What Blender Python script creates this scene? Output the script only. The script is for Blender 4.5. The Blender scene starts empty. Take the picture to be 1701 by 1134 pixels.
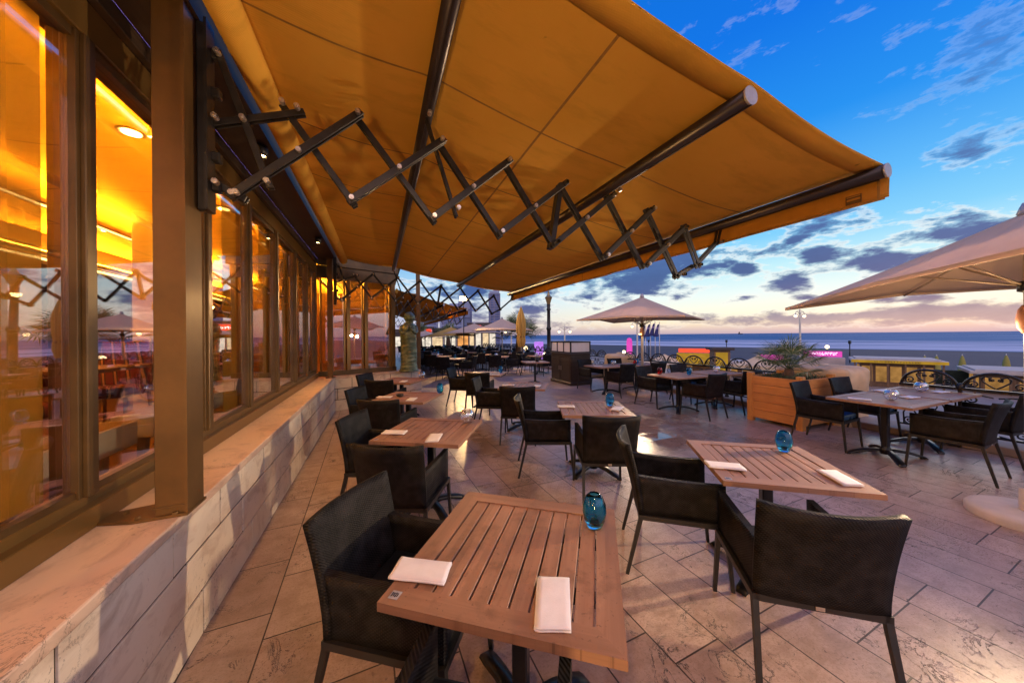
import bpy, bmesh, math, random
from math import sin, cos, pi, radians
from mathutils import Vector, Matrix, noise as mnoise
random.seed(7)
S = bpy.context.scene
COL = S.collection

# ---------------------------------------------------------------- camera
cam_data = bpy.data.cameras.new('camera')
cam_data.sensor_width = 36.0
cam_data.lens = 540 / 1701 * 36.0
cam_data.shift_y = -10 / 1701
cam_data.clip_start = 0.05
cam_data.clip_end = 30000
cam = bpy.data.objects.new('camera', cam_data)
COL.objects.link(cam)
YAW, ROLL = radians(22.212), radians(0.5)
fw = Vector((sin(YAW), cos(YAW), 0)); rt = Vector((cos(YAW), -sin(YAW), 0)); up = Vector((0, 0, 1))
R_ = rt * cos(ROLL) - up * sin(ROLL); U_ = up * cos(ROLL) + rt * sin(ROLL)
cam.matrix_world = Matrix(((R_.x, U_.x, -fw.x, 0), (R_.y, U_.y, -fw.y, 0), (R_.z, U_.z, -fw.z, 1.6), (0, 0, 0, 1)))
S.camera = cam

# ---------------------------------------------------------------- exposure
S.view_settings.view_transform = 'Standard'
S.view_settings.look = 'None'
S.view_settings.exposure = 0.10
S.view_settings.gamma = 1.0
S.view_settings.use_curve_mapping = False
S.cycles.use_denoising = True
S.cycles.max_bounces = 10
S.cycles.transparent_max_bounces = 16
S.cycles.sample_clamp_indirect = 6.0
S.cycles.caustics_reflective = False
S.cycles.caustics_refractive = False

# ---------------------------------------------------------------- node helpers
class NT:
    def __init__(s, tree):
        s.t = tree; s.n = tree.nodes; s.l = tree.links
    def new(s, typ, **kw):
        nd = s.n.new(typ)
        for k, v in kw.items(): setattr(nd, k, v)
        return nd
    def put(s, sock, v):
        if v is None: return
        if hasattr(v, 'is_output'): s.l.new(v, sock)
        elif hasattr(v, 'outputs'): s.l.new(v.outputs[0], sock)
        else:
            if isinstance(v, (tuple, list)) and len(v) == 3 and sock.type == 'RGBA': v = (*v, 1)
            sock.default_value = v
    def math(s, op, a, b=None, c=None, clamp=False):
        nd = s.new('ShaderNodeMath', operation=op, use_clamp=clamp)
        for i, v in enumerate((a, b, c)):
            if v is not None: s.put(nd.inputs[i], v)
        return nd.outputs[0]
    def mix(s, f, a, b, blend='MIX'):
        nd = s.new('ShaderNodeMix', data_type='RGBA', blend_type=blend)
        s.put(nd.inputs[0], f); s.put(nd.inputs[6], a); s.put(nd.inputs[7], b)
        return nd.outputs[2]
    def ramp(s, f, stops, interp='LINEAR'):
        nd = s.new('ShaderNodeValToRGB'); cr = nd.color_ramp; cr.interpolation = interp
        while len(cr.elements) < len(stops): cr.elements.new(0.5)
        for e, (p, c) in zip(cr.elements, stops):
            e.position = p
            e.color = (c, c, c, 1) if isinstance(c, (int, float)) else (*c, 1)
        s.put(nd.inputs[0], f)
        return nd.outputs[0]
    def noise(s, vec, scale, detail=4, rough=.55, dist=0.0, out=0):
        nd = s.new('ShaderNodeTexNoise')
        s.put(nd.inputs['Vector'], vec); nd.inputs['Scale'].default_value = scale
        nd.inputs['Detail'].default_value = detail; nd.inputs['Roughness'].default_value = rough
        nd.inputs['Distortion'].default_value = dist
        return nd.outputs[out]
    def mapping(s, vec, loc=(0, 0, 0), rot=(0, 0, 0), sc=(1, 1, 1)):
        nd = s.new('ShaderNodeMapping'); s.put(nd.inputs[0], vec)
        nd.inputs[1].default_value = loc; nd.inputs[2].default_value = rot; nd.inputs[3].default_value = sc
        return nd.outputs[0]
    def coord(s, which='Object'):
        return s.new('ShaderNodeTexCoord').outputs[which]
    def pos(s): return s.new('ShaderNodeNewGeometry').outputs['Position']
    def xyz(s, v):
        nd = s.new('ShaderNodeSeparateXYZ'); s.put(nd.inputs[0], v); return nd.outputs
    def comb(s, x, y, z):
        nd = s.new('ShaderNodeCombineXYZ')
        for i, v in enumerate((x, y, z)): s.put(nd.inputs[i], v)
        return nd.outputs[0]
    def bump(s, h, strength=.3, dist=.01, normal=None):
        nd = s.new('ShaderNodeBump'); nd.inputs['Strength'].default_value = strength
        nd.inputs['Distance'].default_value = dist; s.put(nd.inputs['Height'], h)
        if normal is not None: s.put(nd.inputs['Normal'], normal)
        return nd.outputs[0]

def material(name):
    m = bpy.data.materials.new(name); m.use_nodes = True
    k = NT(m.node_tree); k.n.clear()
    out = k.new('ShaderNodeOutputMaterial'); k.out = out
    return m, k

def pbr(k, color, rough=.5, metal=0, normal=None, spec=.5, **kw):
    b = k.new('ShaderNodeBsdfPrincipled')
    k.put(b.inputs['Base Color'], color); k.put(b.inputs['Roughness'], rough)
    k.put(b.inputs['Metallic'], metal); k.put(b.inputs['Specular IOR Level'], spec)
    if normal is not None: k.put(b.inputs['Normal'], normal)
    for n, v in kw.items(): k.put(b.inputs[n.replace('_', ' ')], v)
    k.l.new(b.outputs[0], k.out.inputs[0])
    return b

def simple(name, color, rough=.5, metal=0, var=.15, scale=8, bump=.0, bscale=60, spec=.5, **kw):
    m, k = material(name); co = k.coord()
    f = k.noise(co, scale, 5)
    c0 = tuple(x * (1 - var) for x in color); c1 = tuple(min(1, x * (1 + var)) for x in color)
    c = k.mix(k.ramp(f, [(.3, 0), (.7, 1)]), c0, c1)
    rr = k.math('ADD', k.math('MULTIPLY', k.math('SUBTRACT', f, .5), .06 if metal else .25), rough)
    nm = k.bump(k.noise(co, bscale, 4), bump, .004) if bump else None
    pbr(k, c, rr, metal, nm, spec, **kw)
    return m

def emit(name, color, strength, var=0.0, scale=6):
    m, k = material(name)
    e = k.new('ShaderNodeEmission'); e.inputs[0].default_value = (*color, 1); e.inputs[1].default_value = strength
    if var:
        f = k.noise(k.coord(), scale, 3)
        k.put(e.inputs[1], k.math('MULTIPLY', k.math('ADD', k.math('MULTIPLY', k.math('SUBTRACT', f, .5), 2 * var), 1.0), strength))
    k.l.new(e.outputs[0], k.out.inputs[0])
    return m

# ---------------------------------------------------------------- world: dusk sky over the sea
W = bpy.data.worlds.new('World'); S.world = W; W.use_nodes = True
k = NT(W.node_tree); k.n.clear()
SUN_AZ = radians(76)          # measured from +Y towards +X
d = k.coord('Generated'); x, y, z = k.xyz(d)
el = k.math('ARCSINE', z); az = k.math('ARCTAN2', x, y)
glow = k.math('COSINE', k.math('SUBTRACT', az, SUN_AZ))
glow01 = k.math('ADD', k.math('MULTIPLY', glow, .5), .5, clamp=True)
zc = k.math('MAXIMUM', z, 0.0)
warm = k.ramp(zc, [(0, (.50, .40, .48)), (.012, (.70, .54, .50)), (.030, (.96, .80, .56)), (.055, (.95, .92, .74)), (.10, (.80, .92, .90)),
                   (.16, (.50, .82, .92)), (.23, (.20, .60, .92)), (.31, (.10, .46, .91)), (.44, (.013, .27, .84)), (.60, (.003, .17, .76)), (1, (.003, .11, .55))])
cool = k.ramp(zc, [(0, (.30, .27, .40)), (.03, (.36, .36, .56)), (.07, (.48, .56, .74)), (.13, (.42, .64, .86)),
                   (.22, (.16, .45, .80)), (.36, (.03, .27, .75)), (.6, (.003, .16, .66)), (1, (.003, .11, .50))])
base = k.mix(k.ramp(glow01, [(.62, 0), (.93, 1)]), cool, warm)
# clouds on a flat layer overhead, plus the heavier banks that lie towards the north
den = k.math('ADD', zc, .10)
uv = k.comb(k.math('DIVIDE', x, den), k.math('DIVIDE', y, den), 0)
n1 = k.noise(k.mapping(uv, (3.1, 1.7, 0)), 1.15, 7, .60, .3)
n2 = k.noise(k.comb(k.math('MULTIPLY', az, 9), k.math('MULTIPLY', el, 24), 2.3), 1.35, 8, .62, .15)
def blob(a, e, w, h, amp=1.0):
    dx = k.math('DIVIDE', k.math('SUBTRACT', az, radians(a)), radians(w))
    dy = k.math('DIVIDE', k.math('SUBTRACT', el, radians(e)), radians(h))
    r = k.math('SQRT', k.math('ADD', k.math('MULTIPLY', dx, dx), k.math('MULTIPLY', dy, dy)))
    return k.math('MULTIPLY', k.math('SUBTRACT', 1.0, r, clamp=True), amp)
BL = []
def B(px, py, wx, wy, amp=1.0):      # azimuth and elevation of a cloud bank, degrees
    BL.append((px, py, wx, wy, amp))
B(45.5, 10.6, 17, 6.5, 1.25); B(34, 9.6, 9, 5.5, 1.0); B(25, 6.2, 13, 6.5, 1.0); B(15, 8.5, 14, 9, .9)
B(62.5, 6.6, 4.2, 2.0, 1.15); B(71.0, 8.4, 8.5, 3.2, 1.1); B(75.5, 10.4, 7, 3.4, 1.1); B(65.0, 16.0, 7, 9.0, .85); B(77, 18.5, 5, 3, .6)
B(57.6, 9.2, 3, 1.8, .9); B(65.5, 9.9, 3.2, 2.4, .8); B(79, 28, 8, 5, .5); B(73, 3.6, 9, 1.0, .75); B(64, 4.5, 3, .9, .8); B(58, 5.2, 3, .9, .8)
B(-20, 22, 30, 18, .6); B(-70, 12, 40, 9, .8); B(140, 14, 40, 8, .8); B(75, 1.9, 48, 2.0, 1.25); B(20, 2.2, 40, 1.8, .9)
tot = None
for b_ in BL:
    v = blob(*b_); tot = v if tot is None else k.math('MAXIMUM', tot, v)
n3 = k.noise(k.comb(k.math('MULTIPLY', az, 9), k.math('MULTIPLY', el, 22), 7.7), .55, 3, .5, .4)
cl = k.math('ADD', k.math('MULTIPLY', tot, .60), k.math('MULTIPLY', k.math('SUBTRACT', n2, .5), 1.45))
cl = k.math('ADD', cl, k.math('MULTIPLY', k.math('SUBTRACT', n3, .50), .70))
cl = k.math('ADD', cl, k.math('MULTIPLY', k.math('SUBTRACT', n1, .58), .22))
cmask = k.ramp(cl, [(.19, 0), (.50, 1)], 'EASE')
edge = k.ramp(cl, [(.12, 0), (.24, 1), (.36, 0)], 'EASE')
ccol = k.ramp(zc, [(0, (.34, .27, .37)), (.035, (.30, .25, .36)), (.065, (.13, .135, .29)), (.12, (.038, .092, .30)), (.16, (.035, .09, .30)), (.30, (.09, .16, .42)), (.6, (.25, .36, .62))])
ccol = k.mix(k.ramp(n2, [(.35, 0), (.75, .55)]), ccol, (.02, .045, .20))
rim = k.mix(k.math('MULTIPLY', edge, k.math('MULTIPLY', k.ramp(zc, [(0, .25), (.2, .55), (.35, .1)]), 1.0)), base, (.96, .93, .88))
low = k.ramp(zc, [(0, .45), (.03, .80), (.08, .96), (.25, .92), (.45, .55)])
sky = k.mix(k.math('MULTIPLY', cmask, low), rim, ccol)
# the unseen sky away from the sea is made brighter, to lift the terrace
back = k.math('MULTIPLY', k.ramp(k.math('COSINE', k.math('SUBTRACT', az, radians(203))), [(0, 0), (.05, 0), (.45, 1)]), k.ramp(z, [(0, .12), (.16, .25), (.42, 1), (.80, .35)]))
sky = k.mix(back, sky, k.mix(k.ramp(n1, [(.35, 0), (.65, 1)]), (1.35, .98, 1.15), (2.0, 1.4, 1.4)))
# physical dusk sky mixed in for the hemisphere behind
nish = k.new('ShaderNodeTexSky', sky_type='NISHITA', sun_disc=False, sun_elevation=radians(1.5), sun_rotation=SUN_AZ)
sky2 = k.mix(.006, sky, nish)
sky3 = k.mix(k.ramp(z, [(.495, 1), (.5, 0)]) if False else k.math('LESS_THAN', z, -.001), sky2, (.16, .14, .18))
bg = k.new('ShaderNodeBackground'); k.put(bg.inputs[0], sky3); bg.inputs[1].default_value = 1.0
wo = k.new('ShaderNodeOutputWorld'); k.l.new(bg.outputs[0], wo.inputs[0])
W.cycles.sampling_method = 'MANUAL'; W.cycles.sample_map_resolution = 1024

# the last glow of the sun, low over the sea
sd = bpy.data.lights.new('sun', 'SUN'); sd.energy = 0.30; sd.angle = radians(28); sd.color = (1, .80, .66)
so = bpy.data.objects.new('sun', sd); COL.objects.link(so)
sdir = Vector((sin(SUN_AZ) * cos(radians(4)), cos(SUN_AZ) * cos(radians(4)), sin(radians(4))))
so.rotation_euler = (-sdir).to_track_quat('-Z', 'Y').to_euler()

# ---------------------------------------------------------------- mesh builder
class MB:
    def __init__(s): s.bm = bmesh.new()
    def verts_faces(s, vs, fs, smooth=False, mi=0):
        b = [s.bm.verts.new(v) for v in vs]
        out = []
        for f in fs:
            try:
                q = s.bm.faces.new([b[i] for i in f]); q.smooth = smooth; q.material_index = mi; out.append(q)
            except ValueError: pass
        return b, out
    def box(s, c, size, rot=(0, 0, 0), bev=0.0, mi=0, seg=1):
        hx, hy, hz = [q / 2 for q in size]
        M = Matrix.Translation(Vector(c)) @ (rot if isinstance(rot, Matrix) else Matrix.Rotation(rot[2], 4, 'Z') @ Matrix.Rotation(rot[1], 4, 'Y') @ Matrix.Rotation(rot[0], 4, 'X'))
        vs = [M @ Vector((a * hx, b * hy, g * hz)) for a in (-1, 1) for b in (-1, 1) for g in (-1, 1)]
        fs = [(0, 1, 3, 2), (4, 6, 7, 5), (0, 4, 5, 1), (2, 3, 7, 6), (0, 2, 6, 4), (1, 5, 7, 3)]
        b, f = s.verts_faces(vs, fs, mi=mi)
        if bev:
            es = list({e for q in f for e in q.edges})
            r = bmesh.ops.bevel(s.bm, geom=es, offset=bev, segments=seg, affect='EDGES', profile=.5)
            for q in r['faces']: q.material_index = mi
        return s
    def bar(s, p0, p1, w, h, upv=(0, 0, 1), bev=0.0, mi=0):
        p0, p1 = Vector(p0), Vector(p1); dv = p1 - p0; L = dv.length; dv.normalize()
        u = Vector(upv); sx = dv.cross(u)
        if sx.length < 1e-4: sx = dv.cross(Vector((1, 0, 0)))
        sx.normalize(); u = sx.cross(dv)
        M = Matrix(((sx.x, dv.x, u.x, 0), (sx.y, dv.y, u.y, 0), (sx.z, dv.z, u.z, 0), (0, 0, 0, 1)))
        return s.box((p0 + p1) / 2, (w, L, h), M, bev, mi)
    def tube(s, pts, r, n=8, cap=True, smooth=True, mi=0):
        pts = [Vector(p) for p in pts]; rs = r if isinstance(r, (list, tuple)) else [r] * len(pts)
        rings = []; ref = None
        for i, p in enumerate(pts):
            t = (pts[min(i + 1, len(pts) - 1)] - pts[max(i - 1, 0)]).normalized()
            if ref is None:
                ref = t.orthogonal().normalized()
            ref = (ref - t * ref.dot(t)).normalized(); bi = t.cross(ref)
            rings.append([s.bm.verts.new(p + (ref * cos(2 * pi * j / n) + bi * sin(2 * pi * j / n)) * rs[i]) for j in range(n)])
        for a, b in zip(rings, rings[1:]):
            for j in range(n):
                f = s.bm.faces.new((a[j], a[(j + 1) % n], b[(j + 1) % n], b[j])); f.smooth = smooth; f.material_index = mi
        if cap:
            for rg in (list(reversed(rings[0])), rings[-1]):
                f = s.bm.faces.new(rg); f.material_index = mi
        return s
    def lathe(s, prof, c=(0, 0, 0), n=24, smooth=True, mi=0, sx=1, sy=1):
        c = Vector(c); rings = []
        for r, z in prof:
            if r < 1e-5: rings.append([s.bm.verts.new(c + Vector((0, 0, z)))])
            else: rings.append([s.bm.verts.new(c + Vector((r * cos(2 * pi * j / n) * sx, r * sin(2 * pi * j / n) * sy, z))) for j in range(n)])
        for a, b in zip(rings, rings[1:]):
            for j in range(n):
                q = [a[j % len(a)], a[(j + 1) % len(a)], b[(j + 1) % len(b)], b[j % len(b)]]
                q2 = []
                for v in q:
                    if v not in q2: q2.append(v)
                if len(q2) > 2:
                    try:
                        f = s.bm.faces.new(q2); f.smooth = smooth; f.material_index = mi
                    except ValueError: pass
        return s
    def grid(s, fn, nu, nv, smooth=True, mi=0, thick=None):
        vs = [fn(i / nu, j / nv) for i in range(nu + 1) for j in range(nv + 1)]
        fs = [(i * (nv + 1) + j, (i + 1) * (nv + 1) + j, (i + 1) * (nv + 1) + j + 1, i * (nv + 1) + j + 1) for i in range(nu) for j in range(nv)]
        b, f = s.verts_faces(vs, fs, smooth, mi)
        if thick:
            bmesh.ops.recalc_face_normals(s.bm, faces=f)
            r = bmesh.ops.solidify(s.bm, geom=f, thickness=thick)
            for q in r['geom']:
                if isinstance(q, bmesh.types.BMFace): q.smooth = smooth; q.material_index = mi
        return s
    def slab(s, fa, fb, nu, nv, smooth=True, mi=0):
        N = (nu + 1) * (nv + 1)
        vs = [f(i / nu, j / nv) for f in (fa, fb) for i in range(nu + 1) for j in range(nv + 1)]
        I = lambda i, j, q: q * N + i * (nv + 1) + j
        fs = []
        for i in range(nu):
            for j in range(nv):
                fs += [(I(i, j, 0), I(i + 1, j, 0), I(i + 1, j + 1, 0), I(i, j + 1, 0)), (I(i, j, 1), I(i, j + 1, 1), I(i + 1, j + 1, 1), I(i + 1, j, 1))]
        for i in range(nu):
            for j in (0, nv): fs.append((I(i, j, 0), I(i + 1, j, 0), I(i + 1, j, 1), I(i, j, 1)))
        for j in range(nv):
            for i in (0, nu): fs.append((I(i, j, 0), I(i, j + 1, 0), I(i, j + 1, 1), I(i, j, 1)))
        b, f = s.verts_faces(vs, fs, smooth, mi)
        for q in f[2 * nu * nv:]: q.smooth = False
        return s
    def poly(s, pts, h, axis='z', mi=0, bev=0):      # extruded outline
        n = len(pts)
        def P(a, b, c): return {'z': (a, b, c), 'y': (a, c, b), 'x': (c, a, b)}[axis]
        vs = [P(p[0], p[1], h[0]) for p in pts] + [P(p[0], p[1], h[1]) for p in pts]
        fs = [tuple(range(n)), tuple(range(2 * n - 1, n - 1, -1))] + [(i, i + n, (i + 1) % n + n, (i + 1) % n) for i in range(n)]
        b, f = s.verts_faces(vs, fs, mi=mi)
        bmesh.ops.recalc_face_normals(s.bm, faces=f)
        return s
    def build(s, name, mat=None, parent=None, loc=None, rotz=0, label=None):
        bmesh.ops.recalc_face_normals(s.bm, faces=s.bm.faces)
        me = bpy.data.meshes.new(name); s.bm.to_mesh(me); s.bm.free()
        for m in (mat if isinstance(mat, (list, tuple)) else [mat]):
            if m: me.materials.append(m)
        o = bpy.data.objects.new(name, me); COL.objects.link(o)
        if parent: o.parent = parent
        if loc is not None: o.location = loc
        o.rotation_euler.z = rotz
        if label: o['label'] = label
        return o

def tag(o, label, cat, group=None, kind=None):
    o['label'] = label; o['category'] = cat
    if group: o['group'] = group
    if kind: o['kind'] = kind
    return o
def struct(o):
    o['kind'] = 'structure'; return o
def empty(name, loc, rz=0):
    o = bpy.data.objects.new(name, None); COL.objects.link(o); o.location = loc; o.rotation_euler.z = rz
    o.empty_display_size = .2
    return o
def copy_tree(o, parent=None):
    c = o.copy(); COL.objects.link(c)
    if parent: c.parent = parent
    for ch in list(o.children): copy_tree(ch, c)
    return c

# ---------------------------------------------------------------- materials
M = {}
def mat_pavers():
    m, k = material('travertine_pavers'); p = k.pos(); px, py, pz = k.xyz(p)
    rot = k.mapping(p, (0.12, .2, 0), (0, 0, radians(88)))
    br = k.new('ShaderNodeTexBrick', offset=.37, offset_frequency=2, squash=1.35, squash_frequency=3)
    k.put(br.inputs['Vector'], rot); br.inputs['Scale'].default_value = 1
    br.inputs['Mortar Size'].default_value = .0042; br.inputs['Mortar Smooth'].default_value = .2
    br.inputs['Brick Width'].default_value = .50; br.inputs['Row Height'].default_value = .312; br.inputs['Bias'].default_value = 0
    br.inputs[1].default_value = (.25, .25, .25, 1); br.inputs[2].default_value = (.75, .75, .75, 1); br.inputs[3].default_value = (0, 0, 0, 1)
    tone = k.ramp(br.outputs[0], [(.22, (.34, .245, .215)), (.42, (.52, .385, .34)), (.58, (.42, .31, .275)), (.78, (.60, .455, .395))])
    veins = k.noise(k.mapping(p, rot=(0, 0, .35), sc=(1.6, 6, 1)), 2.2, 8, .65, 1.2)
    c = k.mix(k.ramp(veins, [(.30, .55), (.52, 0)]), tone, (.30, .20, .165), )
    grain = k.noise(p, 85, 3, .7)
    c = k.mix(k.ramp(grain, [(.36, .55), (.50, 0)]), c, (.22, .15, .12))
    big = k.noise(p, .55, 4)
    c = k.mix(k.ramp(big, [(.35, .5), (.6, 0)]), c, (.27, .17, .115))
    mott = k.noise(p, 7, 6, .7)
    c = k.mix(k.ramp(mott, [(.38, .5), (.55, 0)]), c, (.24, .16, .115))
    pits = k.noise(k.mapping(p, sc=(1, 1.7, 1)), 26, 8, .78, .5)
    patch = k.ramp(k.noise(p, 1.9, 4), [(.46, 0), (.56, 1)])
    pm = k.math('MULTIPLY', k.ramp(pits, [(.36, 1), (.40, 0)]), patch)
    cr = k.noise(p, 3.2, 9, .68, 1.4)
    crk = k.math('MULTIPLY', k.ramp(k.math('ABSOLUTE', k.math('SUBTRACT', cr, .5)), [(.004, 1), (.009, 0)]), k.ramp(k.noise(p, 1.4, 3), [(.50, 0), (.57, 1)]))
    pm = k.math('MAXIMUM', pm, crk)
    c = k.mix(pm, c, (.06, .038, .03))
    mort = br.outputs['Fac']
    c = k.mix(k.math('MULTIPLY', mort, .95), c, (.035, .024, .02))
    # wet patches and puddles, mostly in the middle of the terrace
    wx = k.math('DIVIDE', k.math('SUBTRACT', px, 4.3), 2.6); wy = k.math('DIVIDE', k.math('SUBTRACT', py, 4.6), 2.6)
    wr = k.math('SQRT', k.math('ADD', k.math('MULTIPLY', wx, wx), k.math('MULTIPLY', wy, wy)))
    wet0 = k.math('ADD', k.math('SUBTRACT', 1.0, wr), k.math('MULTIPLY', k.math('SUBTRACT', k.noise(p, .9, 5, .6), .5), 2.6))
    wx2 = k.math('DIVIDE', k.math('SUBTRACT', px, 1.5), 1.5); wy2 = k.math('DIVIDE', k.math('SUBTRACT', py, 4.6), 1.6)
    wr2 = k.math('SQRT', k.math('ADD', k.math('MULTIPLY', wx2, wx2), k.math('MULTIPLY', wy2, wy2)))
    wet1 = k.math('ADD', k.math('SUBTRACT', .75, wr2), k.math('MULTIPLY', k.math('SUBTRACT', k.noise(p, 1.3, 5, .6), .5), 2.0))
    wetv = k.math('MAXIMUM', wet0, wet1)
    wet = k.ramp(wetv, [(.30, 0), (.62, 1)])
    pud = k.ramp(wetv, [(.74, 0), (.80, 1)])
    c = k.mix(k.math('MULTIPLY', wet, .55), c, (.16, .095, .065))
    rough = k.math('ADD', k.math('MULTIPLY', grain, .30), k.math('MULTIPLY', big, .38))
    rough = k.mix(wet, k.comb(rough, rough, rough), (.24, .24, .24))
    rough = k.mix(pud, rough, (.03, .03, .03))
    h = k.math('SUBTRACT', k.math('MULTIPLY', grain, .18), k.math('ADD', k.math('MULTIPLY', mort, 1.0), k.math('MULTIPLY', pm, .8)))
    h = k.math('ADD', h, k.math('MULTIPLY', br.outputs[0], .25))
    h = k.math('MULTIPLY', h, k.math('SUBTRACT', 1.0, pud))
    pbr(k, c, rough, 0, k.bump(h, .55, .006), .5)
    return m
def mat_marble(name, c0, c1, vein, coursed=False):
    m, k = material(name); p = k.coord('Object')
    v = k.noise(k.mapping(p, rot=(0, 0, .2), sc=(2.0, 1.4, 2.6)), 2.4, 9, .66, .8)
    cl = k.noise(p, 1.3, 5)
    c = k.mix(k.ramp(cl, [(.3, 0), (.7, 1)]), c0, c1)
    c = k.mix(k.ramp(v, [(.33, .75), (.50, 0)]), c, vein)
    cr = k.noise(k.mapping(p, loc=(3, 1, 2)), 2.6, 9, .7, 1.5)
    crk = k.math('MULTIPLY', k.ramp(k.math('ABSOLUTE', k.math('SUBTRACT', cr, .5)), [(.003, 1), (.008, 0)]), k.ramp(k.noise(p, 1.4, 3), [(.54, 0), (.62, .8)]))
    c = k.mix(crk, c, (.10, .07, .06))
    spk = k.noise(p, 45, 5, .7, .8)
    c = k.mix(k.math('MULTIPLY', k.ramp(spk, [(.34, .6), (.42, 0)]), k.ramp(k.noise(p, 3, 3), [(.45, 0), (.6, 1)])), c, (.16, .10, .08))
    h = k.math('ADD', k.math('MULTIPLY', spk, .3), k.math('MULTIPLY', v, .4))
    pbr(k, c, k.math('ADD', k.math('MULTIPLY', v, .3), .30), 0, k.bump(h, .18, .006), .5)
    return m
def mat_weave(name, base, hi, scale=420, rough=.55):
    m, k = material(name); p = k.coord('Object'); px, py, pz = k.xyz(p)
    a = k.math('SINE', k.math('MULTIPLY', k.math('ADD', px, k.math('MULTIPLY', py, .83)), scale))
    b = k.math('SINE', k.math('MULTIPLY', pz, scale * 1.15))
    w = k.math('ADD', k.math('MULTIPLY', k.math('MULTIPLY', a, b), .5), .5)
    n = k.noise(p, 14, 4)
    c = k.mix(k.math('MULTIPLY', k.ramp(w, [(.45, 0), (.95, 1)]), .9), base, hi)
    c = k.mix(k.ramp(n, [(.4, 0), (.75, .35)]), c, tuple(q * 2.2 for q in hi))
    pbr(k, c, rough, 0, k.bump(w, .8, .002), .16)
    return m
def mat_wood(name, c0, c1, axis='y', rough=.55, sc=1.0, spec=.4):
    m, k = material(name); p = k.coord('Object')
    s3 = {'x': (2, 34, 34), 'y': (34, 2, 34), 'z': (34, 34, 2)}[axis]
    g = k.noise(k.mapping(p, sc=tuple(q * sc for q in s3)), 1, 6, .6, .6)
    big = k.noise(p, 3.0 * sc, 3)
    c = k.mix(k.ramp(g, [(.3, 0), (.7, 1)]), c0, c1)
    c = k.mix(k.ramp(big, [(.35, .3), (.6, 0)]), c, tuple(q * .6 for q in c0))
    if name.startswith('weathered'):        # board to board tone, rings and dirt
        wn = k.new('ShaderNodeTexWhiteNoise', noise_dimensions='2D'); q_ = k.xyz(p); oi = k.new('ShaderNodeObjectInfo')
        k.put(wn.inputs['Vector'], k.comb(k.math('FLOOR', k.math('MULTIPLY', q_[0 if axis == 'y' else 1], 14.9)), k.math('MULTIPLY', oi.outputs['Random'], 40.0), 0))
        c = k.mix(k.math('MULTIPLY', wn.outputs['Value'], .42), c, tuple(q * .55 for q in c0))
        pr_ = k.comb(q_[0], q_[1], k.math('MULTIPLY', oi.outputs['Random'], 9.0))
        dn = k.noise(pr_, 5.5, 7, .7)
        c = k.mix(k.ramp(dn, [(.34, .6), (.47, 0)]), c, tuple(q * .45 for q in c0))
        c = k.mix(k.ramp(k.noise(pr_, 90, 2), [(.28, .6), (.33, 0)]), c, tuple(q * .35 for q in c0))
    pbr(k, c, k.math('ADD', k.math('MULTIPLY', g, .2), rough - .1), 0, k.bump(g, .2, .002), spec)
    return m
def mat_fabric(name, c0, c1, rough=.85, trans=.25, weave=900, stain=.35):
    m, k = material(name); p = k.coord('Object'); px, py, pz = k.xyz(p)
    w = k.math('MULTIPLY', k.math('SINE', k.math('MULTIPLY', px, weave)), k.math('SINE', k.math('MULTIPLY', py, weave)))
    big = k.noise(p, .9, 5, .6)
    st = k.noise(k.mapping(p, sc=(.9, 3.0, 1)), 2.2, 7, .65)
    c = k.mix(k.ramp(big, [(.3, 0), (.7, 1)]), c0, c1)
    c = k.mix(k.ramp(st, [(.32, stain), (.50, 0)]), c, tuple(q * .55 for q in c0))
    sp = k.noise(p, 9, 2)
    c = k.mix(k.ramp(sp, [(.20, .7), (.235, 0)]), c, tuple(q * .35 for q in c0))
    b = k.new('ShaderNodeBsdfPrincipled'); k.put(b.inputs['Base Color'], c); b.inputs['Roughness'].default_value = rough
    b.inputs['Specular IOR Level'].default_value = .2
    nb = k.bump(k.math('ADD', k.math('MULTIPLY', w, .4), k.noise(k.mapping(p, sc=(1, 2.5, 1)), 3, 4)), .25, .01)
    k.put(b.inputs['Normal'], nb)
    t = k.new('ShaderNodeBsdfTranslucent'); k.put(t.inputs[0], c)
    mx = k.new('ShaderNodeMixShader'); mx.inputs[0].default_value = trans
    k.l.new(b.outputs[0], mx.inputs[1]); k.l.new(t.outputs[0], mx.inputs[2]); k.l.new(mx.outputs[0], k.out.inputs[0])
    return m
def mat_pane(name, tint=(1, 1, 1), ior=1.65, gain=1.0):
    m, k = material(name)
    tr = k.new('ShaderNodeBsdfTransparent'); tr.inputs[0].default_value = (*tint, 1)
    gl = k.new('ShaderNodeBsdfGlossy'); gl.inputs['Roughness'].default_value = .0; gl.inputs[0].default_value = (1, 1, 1, 1)
    nb = k.bump(k.noise(k.coord(), 1.6, 2), .04, .02); k.put(gl.inputs['Normal'], nb)
    ge = k.new('ShaderNodeNewGeometry'); vm = k.new('ShaderNodeVectorMath', operation='DOT_PRODUCT')
    k.l.new(ge.outputs['Normal'], vm.inputs[0]); k.l.new(ge.outputs['Incoming'], vm.inputs[1])
    om = k.math('SUBTRACT', 1.0, k.math('ABSOLUTE', vm.outputs['Value']), clamp=True)
    fr = k.math('ADD', k.math('MULTIPLY', k.math('POWER', om, 3.2), .75), .115)
    mx = k.new('ShaderNodeMixShader'); k.put(mx.inputs[0], k.math('MULTIPLY', fr, gain, clamp=True))
    k.l.new(tr.outputs[0], mx.inputs[1]); k.l.new(gl.outputs[0], mx.inputs[2]); k.l.new(mx.outputs[0], k.out.inputs[0])
    return m
def mat_glass(name, color, rough=.02, ior=1.45):
    m, k = material(name)
    n = k.noise(k.coord(), 22, 3)
    c = k.mix(n, color, tuple(min(1, q * 1.25) for q in color))
    pbr(k, c, rough, 0, k.bump(n, .08, .004), .6, Transmission_Weight=1.0, IOR=ior)
    return m

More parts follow.
